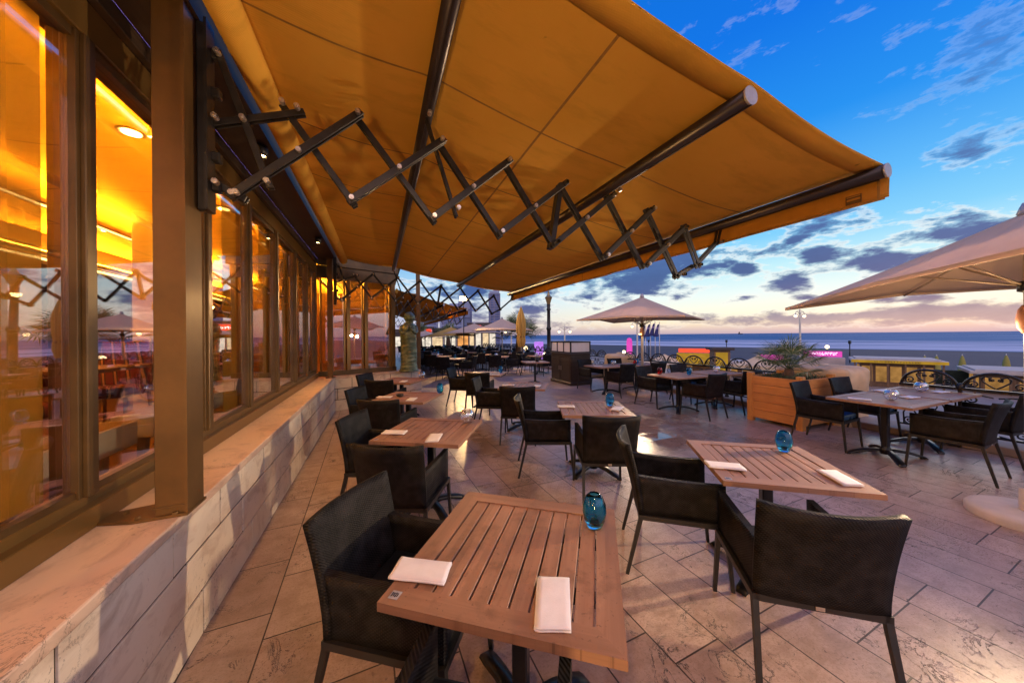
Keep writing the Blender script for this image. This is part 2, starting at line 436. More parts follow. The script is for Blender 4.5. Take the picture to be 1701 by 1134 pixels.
M['paver'] = mat_pavers()
M['joint'] = simple('dark_mortar_joint', (.05, .032, .022), .95, 0, .2, 20, spec=.02)
M['marble'] = mat_marble('travertine_wall', (.78, .67, .54), (.86, .76, .63), (.55, .42, .31))
M['coping'] = mat_marble('travertine_coping', (.66, .47, .35), (.76, .56, .42), (.44, .29, .21))
M['weave'] = mat_weave('black_woven_mesh', (.0015, .0013, .0013), (.022, .020, .022))
M['chair_metal'] = simple('black_chair_metal', (.016, .015, .015), .42, 0, .2, 20, .05)
M['cushion'] = simple('black_seat_cushion', (.007, .008, .011), .42, 0, .25, 9, .15, 140)
M['blue_cushion'] = simple('blue_seat_cushion', (.02, .10, .24), .30, 0, .25, 9, .15, 140)
M['tan_cushion'] = simple('tan_seat_cushion', (.42, .33, .24), .6, 0, .2, 9, .1)
M['badge'] = simple('brushed_metal_badge', (.62, .55, .45), .3, .9, .2, 40)
M['slat'] = mat_wood('weathered_teak_composite', (.30, .155, .092), (.43, .240, .150), 'y', .50, 1.0, .5)
M['slat_x'] = mat_wood('weathered_teak_composite_rails', (.30, .155, .092), (.43, .240, .150), 'x', .50, 1.0, .5)
M['iron'] = simple('black_cast_iron', (.012, .012, .014), .30, .2, .3, 12, .12, 90)
M['napkin'] = simple('folded_white_cloth', (.80, .78, .80), .8, 0, .04, 30, .15, 260)
M['bronze_frame'] = simple('bronze_anodised_frame', (.20, .115, .035), .30, .45, .08, 2, .02)
M['dark_frame'] = simple('dark_bronze_frame', (.105, .060, .022), .36, .35, .3, 5, .04)
M['post'] = simple('brown_painted_steel', (.135, .070, .022), .42, .3, .25, 4, .08, 40)
M['soffit'] = mat_wood('dark_stained_boards', (.030, .016, .010), (.065, .036, .020), 'y', .6)
M['arm'] = simple('black_painted_arm_steel', (.020, .018, .018), .38, .3, .4, 14, .2, 70)
M['bolt'] = simple('galvanised_bolt', (.62, .56, .50), .28, .9, .2, 60)
M['bar'] = simple('dark_brown_aluminium_tube', (.035, .026, .024), .30, .5, .25, 4, .03)
M['cap'] = simple('grey_end_cap', (.36, .37, .42), .45, .2, .15, 30)
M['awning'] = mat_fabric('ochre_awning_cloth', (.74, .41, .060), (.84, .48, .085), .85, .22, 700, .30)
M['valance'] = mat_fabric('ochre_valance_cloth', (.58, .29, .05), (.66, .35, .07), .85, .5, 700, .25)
M['seam'] = simple('awning_seam', (.30, .155, .035), .9, 0, .2, 20)
M['pane'] = mat_pane('window_glass', (.96, .95, .92), 1.7, 1.5)
M['sheer'] = None
M['white_radiator'] = simple('cream_radiator_enamel', (.74, .70, .60), .4, 0, .06, 8)
M['grille'] = simple('brass_grille', (.45, .30, .12), .35, .7, .2, 20)
M['plaster'] = simple('orange_plaster_ceiling', (.92, .55, .14), .8, 0, .08, 2)
M['int_wall'] = mat_wood('dark_interior_panelling', (.17, .085, .030), (.27, .14, .05), 'z', .5)
M['int_floor'] = mat_wood('dark_oak_floor', (.10, .045, .020), (.18, .085, .035), 'y', .35)
M['column'] = simple('cream_round_column', (.80, .66, .36), .5, 0, .06, 3)
M['cloth_white'] = simple('white_table_linen', (.75, .72, .68), .8, 0, .06, 6)
M['led_warm'] = emit('warm_ceiling_led', (1, .54, .13), 75)
M['led_line'] = emit('warm_linear_lamp', (1, .60, .16), 9)
M['led_violet'] = emit('violet_led_strip', (.42, .28, 1.0), 2.2)
M['bulb'] = emit('warm_bulb', (1, .62, .22), 40)
M['teal_glass'] = mat_glass('teal_blue_glass', (.06, .56, 1.0))
M['clear_glass'] = mat_glass('clear_glass', (.97, .98, 1.0))
M['globe_glass'] = mat_pane('thin_globe_glass', (.93, .95, .98), 1.5, 2.2)
M['red_glass'] = mat_glass('red_glass', (.85, .05, .03))
M['larch'] = mat_wood('orange_larch_boards', (.58, .22, .05), (.74, .33, .09), 'x', .6)
M['larch_z'] = mat_wood('orange_larch_posts', (.56, .23, .05), (.72, .34, .09), 'z', .6)
M['soil'] = simple('planter_soil', (.05, .035, .02), .9, 0, .4, 30, .5, 60)
M['frond'] = simple('palm_frond', (.075, .13, .035), .5, 0, .55, 3)
M['frond_pale'] = simple('palm_frond_pale', (.30, .34, .18), .55, 0, .4, 3)
M['bark'] = simple('palm_fibre_trunk', (.10, .06, .035), .9, 0, .4, 20, .6, 50)
M['grass'] = simple('low_planting', (.045, .07, .022), .7, 0, .5, 8)
M['canvas'] = mat_fabric('warm_beige_parasol_canvas', (.68, .53, .39), (.76, .61, .47), .85, .30, 800, .12)
M['canvas_yellow'] = mat_fabric('yellow_parasol_canvas', (.62, .40, .10), (.72, .48, .14), .85, .35, 800, .15)
M['pole_alu'] = simple('pale_aluminium_pole', (.62, .57, .50), .38, .5, .1, 10)
M['rib'] = simple('champagne_rib', (.45, .37, .30), .45, .3, .1, 10)
M['concrete'] = simple('pale_concrete', (.56, .49, .44), .75, 0, .12, 5, .25, 50)
M['sandstone'] = simple('sand_coloured_stone', (.60, .42, .24), .8, 0, .22, 2.5, .5, 9)
M['patina'] = None
M['cabinet'] = mat_wood('dark_brown_cabinet', (.028, .018, .013), (.06, .038, .026), 'x', .4)
M['frost'] = simple('frosted_white_panel', (.72, .70, .70), .5, 0, .05, 10)

m, k = material('gold_tinted_panel'); p = k.coord('Object')
st = k.noise(k.mapping(p, sc=(1, 5, .5)), 1, 3)
c_ = k.mix(st, (.60, .46, .10), (.72, .56, .15))
df = k.new('ShaderNodeBsdfDiffuse'); k.put(df.inputs[0], c_)
tl = k.new('ShaderNodeBsdfTranslucent'); k.put(tl.inputs[0], c_)
a1 = k.new('ShaderNodeMixShader'); a1.inputs[0].default_value = .65; k.l.new(df.outputs[0], a1.inputs[1]); k.l.new(tl.outputs[0], a1.inputs[2])
tr = k.new('ShaderNodeBsdfTransparent'); a2 = k.new('ShaderNodeMixShader'); a2.inputs[0].default_value = .66
k.l.new(tr.outputs[0], a2.inputs[1]); k.l.new(a1.outputs[0], a2.inputs[2]); k.l.new(a2.outputs[0], k.out.inputs[0])
M['sheer'] = m

m, k = material('green_bronze_patina'); p = k.coord('Object')
f = k.noise(k.mapping(p, sc=(3, 3, 14)), 1.2, 7, .65, .6)
c_ = k.ramp(f, [(.30, (.035, .05, .035)), (.48, (.10, .135, .085)), (.62, (.24, .27, .18)), (.75, (.38, .38, .27))])
pbr(k, c_, .45, .35, k.bump(f, .5, .012))
M['patina'] = m

# ---------------------------------------------------------------- ground, beach, sea
mb = MB(); mb.box((2.6, 22, -.1), (12.0, 72, .2)); f = struct(mb.build('terrace_floor', M['paver']))
m, k = material('boulevard_paving'); p = k.pos()
br = k.new('ShaderNodeTexBrick', offset=.5); k.put(br.inputs['Vector'], p); br.inputs['Scale'].default_value = 1
br.inputs['Brick Width'].default_value = .6; br.inputs['Row Height'].default_value = .3; br.inputs['Mortar Size'].default_value = .008
br.inputs[1].default_value = (.24, .185, .15, 1); br.inputs[2].default_value = (.31, .245, .20, 1); br.inputs[3].default_value = (.16, .13, .11, 1)
c_ = k.mix(k.ramp(k.noise(p, .35, 5), [(.35, .4), (.65, 0)]), br.outputs[0], (.22, .17, .14))
pbr(k, c_, .6, 0, k.bump(br.outputs['Fac'], .2, .01)); M['boulevard'] = m
mb = MB(); mb.box((16, 40, -2.6), (50, 160, .2)); struct(mb.build('promenade_pavement', M['boulevard']))
mb = MB(); mb.box((8.45, 22, -1.4), (.3, 72, 2.2)); struct(mb.build('terrace_retaining_wall', M['marble']))

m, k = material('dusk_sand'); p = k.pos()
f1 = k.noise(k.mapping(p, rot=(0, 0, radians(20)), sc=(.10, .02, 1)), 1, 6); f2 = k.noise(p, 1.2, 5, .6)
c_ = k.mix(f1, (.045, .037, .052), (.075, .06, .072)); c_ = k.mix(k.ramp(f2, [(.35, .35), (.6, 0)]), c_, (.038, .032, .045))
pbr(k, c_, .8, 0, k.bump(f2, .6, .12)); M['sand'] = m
SH = radians(-21)                                         # the shoreline runs slightly away from the terrace line
mb = MB()
Ld, Ln = Vector((sin(SH), cos(SH), 0)), Vector((cos(SH), -sin(SH), 0))
org = Vector((212, 0, 0))
def shore(a, b, z): v = org + Ld * a + Ln * b; v.z = z; return v
def beachfn(u, v):
    b = -178 + v * 206; w = 2.0 * sin(u * 90) + 1.2 * sin(u * 37 + 1)
    zz = -3.4 - 1.0 * max(0, min(1, (b + 178) / 100)) if b < -60 else -4.4 - 1.2 * ((b + 60) / 88)
    return shore(-900 + u * 2400, b + (w if v > .5 else 0), zz + .12 * mnoise.noise(Vector((u * 160, v * 20, 0))))
mb.grid(beachfn, 240, 24)
struct(mb.build('beach_sand', M['sand']))
m, k = material('sea_water'); p = k.pos()
rp = k.mapping(p, rot=(0, 0, -SH + 0)); rx, ry, rz = k.xyz(k.mapping(p, (-212, 0, 0), (0, 0, 0)))
sx_ = k.math('SUBTRACT', k.math('MULTIPLY', rx, cos(SH)), k.math('MULTIPLY', ry, sin(SH)))   # distance out to sea
ax_ = k.math('ADD', k.math('MULTIPLY', rx, sin(SH)), k.math('MULTIPLY', ry, cos(SH)))
sv = k.comb(k.math('MULTIPLY', sx_, .16), k.math('MULTIPLY', ax_, .022), 0)
swell = k.noise(sv, 1, 6, .6, .4)
fo = k.noise(k.comb(k.math('MULTIPLY', sx_, .045), k.math('MULTIPLY', ax_, .0042), 3.1), 1, 7, .62, .5)
near = k.ramp(k.math('DIVIDE', sx_, 320.0), [(0, 1), (.30, .75), (.75, .15), (1, 0)])
foam = k.ramp(k.math('ADD', fo, k.math('MULTIPLY', near, .155)), [(.578, 0), (.615, 1)])
deep = k.ramp(k.math('DIVIDE', sx_, 1500.0), [(0, (.045, .10, .21)), (.25, (.018, .095, .24)), (1, (.012, .075, .21))])
c_ = k.mix(k.ramp(swell, [(.35, .0), (.65, .65)]), deep, (.11, .25, .40))
c_ = k.mix(foam, c_, (.55, .60, .68))
rgh = k.mix(foam, (.34, .34, .34), (.8, .8, .8))
ripple = k.noise(k.comb(k.math('MULTIPLY', sx_, .5), k.math('MULTIPLY', ax_, .12), 0), 1, 5)
nb = k.bump(k.math('ADD', swell, k.math('MULTIPLY', ripple, .35)), .7, 1.2)
df = k.new('ShaderNodeBsdfDiffuse'); k.put(df.inputs[0], c_); k.put(df.inputs['Normal'], nb)
gl = k.new('ShaderNodeBsdfGlossy'); k.put(gl.inputs['Normal'], nb); gl.inputs['Roughness'].default_value = .35; gl.inputs[0].default_value = (.75, .86, 1, 1)
mx = k.new('ShaderNodeMixShader'); k.put(mx.inputs[0], k.mix(foam, (.10, .10, .10), (.02, .02, .02)))
k.l.new(df.outputs[0], mx.inputs[1]); k.l.new(gl.outputs[0], mx.inputs[2]); k.l.new(mx.outputs[0], k.out.inputs[0]); M['sea'] = m
mb = MB(); mb.verts_faces([shore(-20000, -12, -5.0), shore(20000, -12, -5.0), shore(20000, 25000, -5.0), shore(-20000, 25000, -5.0)], [(0, 1, 2, 3)])
struct(mb.build('sea_water', M['sea']))

# ---------------------------------------------------------------- low stone wall along the facade
WX = -0.90; WZ = .745
def stone_wall(name, label, L, thick, loc, rz, seed, group=None):
    """runs along local +Y from 0 to L; the seen face is the plane x = 0"""
    rnd = random.Random(seed)
    root = empty(name, loc, rz)
    tag(root, label, 'wall', group)
    mb = MB()
    mb.box((-thick / 2 - .0035, L / 2, .345), (thick - .007, L - .002, .69), mi=1)
    rows = [(0, .228), (.240, .468), (.480, .690)]
    for i, (z0, z1) in enumerate(rows):
        y = -rnd.uniform(0, .5)
        while y < L:
            w = rnd.uniform(.42, .85); a, b = max(y, 0), min(y + w - .012, L)
            if b - a > .03:
                dx = rnd.uniform(-.0015, .003)
                mb.box((-.016 + dx, (a + b) / 2, (z0 + z1) / 2), (.032, b - a, z1 - z0), bev=.0015)
            y += w
    mb.build('wall', [M['marble'], M['joint']], root)
    mb = MB()
    y = 0
    while y < L:
        w = min(rnd.uniform(1.5, 2.3), L - y)
        mb.box((-thick / 2 + .006, y + w / 2, .7185), (thick + .012, w - .003, .053), bev=.008, seg=2); y += w
    mb.build('coping', M['coping'], root)
    return root
stone_wall('low_stone_wall', 'long low travertine wall under the restaurant windows, running away from the camera', 11.15, .48, (WX, -3.2, 0), 0, 3)
BA = math.atan2(8.65 - 7.95, 1.0 + .90)      # the corner bay is turned a little
# corner section: local +Y runs along the bay, seen face looks back to the camera
stone_wall('low_stone_wall', 'short low travertine wall carrying the green bronze figure at the corner bay', 2.02, .50, (WX, 7.955, 0), BA - pi / 2, 11)

# ---------------------------------------------------------------- restaurant building
FX = -1.30
bld = empty('restaurant_building', (FX, 4, 0))
tag(bld, 'restaurant with bronze framed windows and orange lit interior along the terrace', 'building')
def bp(mb, name, mat): return mb.build(name, mat, bld, loc=(-FX, -4, 0))     # world coordinates under the building
mull = [-3.2, -2.1, -1.0, .02, 1.06, 2.12, 3.26, 4.15, 5.12, 6.13, 7.03, 7.93]
mb = MB(); mb.box((-4.6, 5.2, .30), (6.6, 20, .5)); bp(mb, 'interior_floor', M['int_floor'])
mb = MB(); mb.box((-4.6, 5.2, 3.42), (6.56, 20, .1)); bp(mb, 'ceiling', M['plaster'])
mb = MB(); mb.box((-4.35, 5.2, 3.9), (7.0, 20.4, .25))
mb.box((-.35, 12.2, 3.9), (2.0, 7.2, .24)); bp(mb, 'roof', M['soffit'])
mb = MB()
mb.box((-7.85, 5.2, 2.0), (.1, 20, 2.9)); mb.box((-4.6, 15.15, 2.0), (6.4, .1, 2.9)); mb.box((-4.6, -4.75, 2.0), (6.4, .1, 2.9))
bp(mb, 'interior_wall', M['int_wall'])
mb = MB(); mb.box((-5.4, 5.2, 3.10), (.5, 19.7, .50)); mb.box((-6.8, 5.2, 2.95), (2.2, 19.6, .16)); bp(mb, 'bulkhead', M['soffit'])
mb = MB(); mb.box((-5.13, 5.2, 2.93), (.035, 19, .03)); bp(mb, 'linear_lamp', M['led_line'])
mb = MB(); mb.box((-3.45, 5.2, 3.12), (.16, 18, .05), bev=.01); tr_ = bp(mb, 'lamp_trough', M['plaster'])
M['cove'] = emit('amber_cove_light', (1, .40, .018), 270)
mb = MB(); mb.box((-3.45, 5.2, 3.155), (.05, 17.8, .015)); bp(mb, 'cove_lamp', M['cove'])
mb = MB(); mb.box((-3.45, 5.2, 3.092), (.035, 17.8, .01)); bp(mb, 'linear_lamp', M['led_line'])
# recessed ceiling lamps
for yy in (-2.5, -.2, 2.0, 3.8, 5.6, 7.4, 9.6, 12):
    for xx in (-1.95, -4.1):
        mb = MB(); mb.lathe([(.0, 0), (.062, 0), (.062, -.006), (.085, -.010), (.095, 0.0)], (xx, yy, 3.366), 18)
        fr = bp(mb, 'ceiling_lamp', M['grille'])
        mb = MB(); mb.lathe([(0, -.012), (.060, -.012), (.060, -.002)], (xx, yy, 3.366), 18); mb.build('lamp_lens', M['led_warm'], fr)
# hidden coves that wash the ceiling
mb = MB(); mb.box((-1.44, 5.2, 3.13), (.05, 19, .03)); bp(mb, 'cove_lamp', M['cove'])
mb = MB(); mb.box((-1.44, 5.2, 3.105), (.10, 19, .02)); bp(mb, 'cove_shelf', M['dark_frame'])
mb = MB(); mb.box((-5.02, 5.2, 3.02), (.08, 19, .03)); bp(mb, 'cove_lamp', M['cove'])
mb = MB(); mb.box((-5.01, 5.2, 2.99), (.22, 19, .03)); bp(mb, 'cove_shelf', M['plaster'])
# facade frame
mb = MB()
mb.box((FX + .02, 2.35, .795), (.16, 11.3, .10), bev=.004); mb.box((FX + .005, 2.35, .865), (.10, 11.3, .05), bev=.004)
bp(mb, 'sill_rail', M['bronze_frame'])
mb = MB(); mb.box((FX + .01, 2.35, 3.07), (.12, 11.3, .17), bev=.004); bp(mb, 'head_rail', M['bronze_frame'])
mb = MB(); mb.box((FX + .03, 2.35, 3.20), (.16, 11.3, .085), bev=.003); mb.box((FX - .02, 2.35, 3.55), (.14, 11.3, .62)); bp(mb, 'fascia', M['soffit'])
mb = MB(); mb.box((-1.02, 2.35, 3.36), (.34, 11.3, .22)); mb.box((-1.00, 2.35, 3.60), (.46, 11.3, .27)); bp(mb, 'awning_housing', M['soffit'])
mb = MB(); mb.box((-1.185, 2.35, 3.262), (.018, 11.2, .014)); bp(mb, 'led_strip', M['led_violet'])
for i, (a, b) in enumerate(zip(mull, mull[1:])):
    mb = MB()
    mb.box((FX + .035, b, 1.935), (.085, .062, 2.10), bev=.004)
    mb.box((FX - .03, b, 1.935), (.05, .040, 2.10), bev=.003)
    mb.box((FX + .045, b - .043, 1.935), (.03, .022, 2.10), bev=.002); mb.box((FX + .045, b + .043, 1.935), (.03, .022, 2.10), bev=.002)
    mb.box((FX + .03, (a + b) / 2, .905), (.04, b - a - .11, .03)); mb.box((FX + .03, (a + b) / 2, 2.965), (.04, b - a - .11, .04))
    fr = bp(mb, 'window', M['dark_frame'])
    mb = MB(); mb.box((FX + .03, (a + b) / 2, 1.935), (.010, b - a - .11, 2.04)); mb.build('pane', M['pane'], fr)
# corner bay facing the camera
bd = Vector((cos(BA), sin(BA), 0)); bn = Vector((sin(BA), -cos(BA), 0))
P0 = Vector((-1.22, 8.10, 0))
def bay(t, off, z): v = P0 + bd * t + bn * off; return Vector((v.x, v.y, z))
bm_ = [.0, .58, .97, 1.62]
rotb = Matrix.Rotation(BA, 4, 'Z')
mb = MB()
c_ = bay(.82, 0, .80); mb.box(c_, (1.75, .14, .11), rotb, .004); bp(mb, 'bay_sill', M['dark_frame']); mb = MB(); c_ = bay(.82, 0, 3.02); mb.box(c_, (1.75, .14, .26), rotb, .004)
c_ = bay(.82, .01, 3.38); mb.box(c_, (1.85, .2, .44), rotb)
bp(mb, 'bay_head', M['dark_frame'])
for a, b in zip(bm_, bm_[1:]):
    mb = MB(); w = .10 if b > 1.5 else .065
    mb.box(bay(b, .01, 1.87), (w, .14, 2.04), rotb, .004)
    mb.box(bay(a + .045, 0, 1.87), (.03, .06, 2.04), rotb); mb.box(bay(b - .065, 0, 1.87), (.03, .06, 2.04), rotb)
    fr = bp(mb, 'window', M['bronze_frame'])
    mb = MB(); mb.box(bay((a + b) / 2, 0, 1.87), (b - a - .10, .010, 2.03), rotb); mb.build('pane', M['pane'], fr)
E1 = bay(1.62, 0, 0)
mb = MB(); mb.box((E1.x - .05, 11.8, 1.0), (.12, 6.2, .55)); mb.box((E1.x - .05, 11.8, 3.15), (.12, 6.2, .6)); mb.box((E1.x - .25, 20, 1.9), (.4, 10.4, 3.6))
for yy in (9.9, 11.2, 12.5, 13.8, 14.9): mb.box((E1.x - .05, yy, 1.9), (.11, .09, 2.1))
bp(mb, 'side_frame', M['dark_frame'])
mb = MB(); mb.box((E1.x - .10, 11.9, 2.05), (.05, 5.9, 1.56)); bp(mb, 'side_wall', M['int_wall'])
mb = MB(); mb.box((-.4, 13.2, 2.0), (1.6, .06, 2.8)); bp(mb, 'bay_partition', M['int_wall'])
mb = MB(); mb.box((-.4, 11.9, .30), (1.75, 6.3, .5)); bp(mb, 'bay_floor', M['int_floor'])
mb = MB(); mb.box((-.4, 11.9, 3.42), (1.75, 6.3, .1)); bp(mb, 'bay_ceiling', M['soffit'])

# steel post standing on the low wall, with its foot plate
pr = empty('steel_post', (-.935, 2.135, WZ))
tag(pr, 'brown steel post on the low stone wall, nearest to the camera, carrying the folding arm', 'post')
mb = MB(); mb.box((0, 0, 1.43), (.115, .135, 2.84), bev=.004); mb.box((.062, 0, 1.40), (.012, .155, 2.80)); mb.box((0, 0, .05), (.13, .15, .008), bev=.002); mb.build('shaft', M['post'], pr)
mb = MB(); mb.poly([(.075, .09), (.07, -.085), (-.13, -.085), (-.30, -.03), (-.27, .06), (-.1, .09)], (.001, .014))
for q in ((.02, -.075), (-.12, -.06), (-.2, .02)): mb.lathe([(0, .024), (.011, .024), (.012, .014)], (q[0], q[1], 0), 6, False)
mb.build('foot_plate', M['post'], pr)
pr2 = empty('steel_post', (-.955, 7.80, WZ))
tag(pr2, 'brown steel post at the far corner of the low stone wall beside the bay', 'post')
mb = MB(); mb.box((0, 0, 1.42), (.10, .12, 2.82), bev=.004); mb.build('shaft', M['post'], pr2)
mb = MB(); mb.box((0, 0, .006), (.17, .19, .012), bev=.002); mb.build('foot_plate', M['post'], pr2)
mb = MB(); mb.box((0, 0, .9), (.10, .10, 3.3), bev=.004); o = mb.build('shaft_mesh', M['post'], None)
o.name = 'steel_post'; o.location = (.98, 9.1, .75); tag(o, 'brown steel post just right of the green bronze figure', 'post')

# ---------------------------------------------------------------- awning with scissor arms
UP = [(-.49, 2.912), (-.109, 2.950), (.397, 2.900), (.875, 2.858), (1.345, 2.775), (1.804, 2.751), (2.238, 2.700), (2.626, 2.585)]
LO = [(-.72, 2.371), (-.146, 2.430), (.340, 2.387), (.814, 2.339), (1.265, 2.310), (1.731, 2.251), (2.170, 2.209), (2.590, 2.145)]
def scissor_arm(parent, yy, post_x):
    """a folding arm in the plane y = yy: crossing flat bars riveted at ends and crossings"""
    root = empty('scissor_arm', (0, yy, 0)); root.parent = parent
    mb = MB()
    mb.box((post_x + .035, 0, 2.755), (.05, .07, .98), bev=.004)
    mb.box((post_x + .06, -.025, 2.755), (.012, .09, .98))
    for zz in (2.40, 2.56, 2.90, 3.10): mb.box((post_x + .075, 0, zz), (.05, .05, .05), bev=.006)
    mb.build('bracket', M['arm'], root)
    def link(p, q, off, w=.048, t=.010):
        w *= .84
        mb = MB(); a, b = Vector((p[0], off, p[1])), Vector((q[0], off, q[1])); dd = (b - a).normalized()
        mb.bar(a - dd * .03, b + dd * .03, w, t, (0, 1, 0), .003)
        mb.bar(a - dd * .03 + Vector((0, .035, -.0)), b + dd * .03 + Vector((0, .035, 0)), w * .9, t, (0, 1, 0), .003)
        L_ = (b - a).length; ts = (0, .5, 1) if off < 0 and L_ > .55 else (0, 1)
        for t in ts:
            c0 = a + (b - a) * t; yb = -.045 if off < 0 else -.05
            mb.tube([(c0.x, yb - .012, c0.z), (c0.x, yb + .02, c0.z)], .0145, 10, True, False, 1); mb.tube([(c0.x, yb - .018, c0.z), (c0.x, yb - .010, c0.z)], .008, 8, True, False, 1)
        return mb.build('link', [M['arm'], M['bolt']], root)
    # mounting links
    link((post_x + .10, 3.10), LO[0] if False else (-.565, 2.46), -.02, .042); link((post_x + .09, 2.755), (-.42, 2.90), .0, .042); link((post_x + .09, 2.415), (-.70, 2.375), .01, .046)
    for i in range(len(UP) - 1):
        link(LO[i], UP[i + 1], -.03, .05)
        link(UP[i], LO[i + 1], .03 if i else .02, .044)
    E_ = (2.80, 2.25)
    link(UP[-1], E_, -.03, .044); link(LO[-1], E_, .03, .044)
    link(E_, (3.10, 2.50), 0, .040); link((3.10, 2.50), (3.17, 2.70), 0, .036)
    # hangers up to the carrying tubes
    link((.315, 3.05), (.50, 2.46), .045, .026, .008); link(UP[4], LO[4], .05, .05, .03); link(UP[5], (1.86, 2.80), .045, .03, .02)
    return root
def fab_z(x):
    pts = [(-.70, 3.27), (.315, 3.145), (1.80, 2.865), (3.14, 2.70)]
    for (a, za), (b, zb) in zip(pts, pts[1:]):
        if x <= b or b == 3.14: return za + (zb - za) * (x - a) / (b - a)
def make_awning(name, label, y0, y1, xs=0.0, full=True, arms=()):
    aw = empty(name, (0, 0, 0)); tag(aw, label, 'awning', 'ochre terrace awnings')
    def fn(u, v):
        x = -.72 + u * (3.16 + .72); y = y0 + v * (y1 - y0)
        segs = [-.70, .315, 1.80, 3.14]; sag = 0
        for a, b in zip(segs, segs[1:]):
            if a <= x <= b: sag = .035 * sin(pi * (x - a) / (b - a))
        return Vector((x, y, fab_z(max(-.7, min(x, 3.14))) - sag + .006 * mnoise.noise(Vector((x * 2, y * 1.2, 0))) + .035))
    mb = MB(); mb.grid(fn, 48, 40, thick=.004); mb.build('awning_cloth', M['awning'], aw)
    # sewn seams: thin raised strips under the cloth, plus a hem along the near edge
    mb = MB(); n = int((y1 - y0) / .93)
    for i in range(1, n + 1):
        yy = y0 + i * .93 + .0
        mb.grid(lambda u, v: fn(u, (yy + (v - .5) * .014 - y0) / (y1 - y0)) - Vector((0, 0, .0045)), 40, 1)
    for xx in (1.05,):
        mb.grid(lambda u, v: fn((xx + (v - .5) * .016 + .72) / 3.88, u) - Vector((0, 0, .0045)), 40, 1)
    mb.build('seam', M['seam'], aw)
    mb = MB(); mb.grid(lambda u, v: fn(u, v * .13 / (y1 - y0)) - Vector((0, 0, .010)), 48, 2, thick=.003); mb.build('hem', M['awning'], aw)
    mb = MB(); mb.tube([(-.70, y0, 3.25), (-.70, y1, 3.25)], .080, 24); rl = mb.build('roller', M['awning'], aw)
    for xx, r, a, b in ((.315, .042, -.9, .02), (1.80, .046, .02, .02), (3.135, .044, -.02, .03)):
        zz = fab_z(xx) - r + .018
        mb = MB(); mb.tube([(xx, y0 + (a if a > -.5 and full else .0), zz), (xx, y1 + b, zz)], r, 20)
        mb.box((xx, (y0 + y1) / 2, zz - r), (.012, y1 - y0 - .02, .012))
        tb = mb.build('carrying_tube', M['bar'], aw)
        mb = MB(); mb.tube([(xx, y0 + (a if a > -.5 and full else 0) - .012, zz), (xx, y0 + (a if a > -.5 and full else 0), zz)], r + .003, 20); mb.build('end_cap', M['cap'], tb)
    def val(u, v):
        y = y0 - .02 + u * (y1 - y0 + .02)
        return Vector((3.185 + .010 * mnoise.noise(Vector((y * 2.2, v * 1.5, 3))) + .012 * v * sin(y * 5), y, 2.70 - v * (.195 + .010 * sin(y * 3.4))))
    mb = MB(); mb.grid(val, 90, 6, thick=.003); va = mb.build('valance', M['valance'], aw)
    mb = MB()
    for i in range(0, n + 1):
        yy = y0 + .03 + i * 1.17
        if yy < y1: mb.box((3.178, yy, 2.60), (.006, .014, .19))
    mb.box((3.176, (y0 + y1) / 2, 2.508), (.006, y1 - y0, .016)); mb.build('hem', M['seam'], va)
    if full:
        mb = MB(); mb.box((3.172, y0 + .155, 2.555), (.004, .085, .062)); lb = mb.build('maker_label', M['dark_frame'], va)
        mb = MB(); mb.box((3.1685, y0 + .155, 2.556), (.002, .072, .014)); mb.box((3.1685, y0 + .155, 2.577), (.002, .072, .006)); mb.build('label_print', M['valance'], lb)
    for yy in arms: scissor_arm(aw, yy, -.875)
    return aw
make_awning('terrace_awning', 'large ochre awning on dark scissor arms spread over the near terrace tables', 1.08, 7.85, arms=(2.2, 7.62))
a2 = make_awning('terrace_awning', 'smaller ochre awning beyond the corner bay, behind the green bronze figure', 11.5, 24.0, full=False, arms=(11.7, 23.8))
a2.location = (.99, 0, -.13); a2.scale = (.625, 1, 1)
# ---------------------------------------------------------------- spotlights added under the awning housing to light the terrace
def facade_fill_lamp(yy, energy, label, tilt=(.75, 0.0)):
    r = empty('facade_fill_lamp', (-.93, yy, 3.24)); tag(r, label, 'lamp', 'added fill lamps above the wall')
    mb = MB(); mb.lathe([(0, .0), (.045, 0), (.05, -.01), (.05, -.085), (.043, -.085), (.040, -.03), (0, -.03)], (0, 0, 0), 18); mb.build('lamp_housing', M['arm'], r)
    mb = MB(); mb.lathe([(0, -.07), (.036, -.07), (.036, -.06)], (0, 0, 0), 16); mb.build('lamp_lens', M['bulb'], r)
    l = bpy.data.lights.new('lamp_light', 'SPOT'); l.energy = energy; l.color = (1, .52, .17); l.spot_size = radians(125); l.spot_blend = .7; l.shadow_soft_size = .05
    o = bpy.data.objects.new('lamp_light', l); COL.objects.link(o); o.parent = r; o.location = (.0, 0, -.10)
    o.rotation_euler = Vector((tilt[0], tilt[1], -1)).to_track_quat('-Z', 'Y').to_euler()
facade_fill_lamp(-.9, 120, 'added fill spotlight under the awning housing behind the camera', (.05, .45))
facade_fill_lamp(3.4, 95, 'added fill spotlight under the awning housing just past the near steel post')
facade_fill_lamp(6.2, 150, 'added fill spotlight under the awning housing near the corner bay')

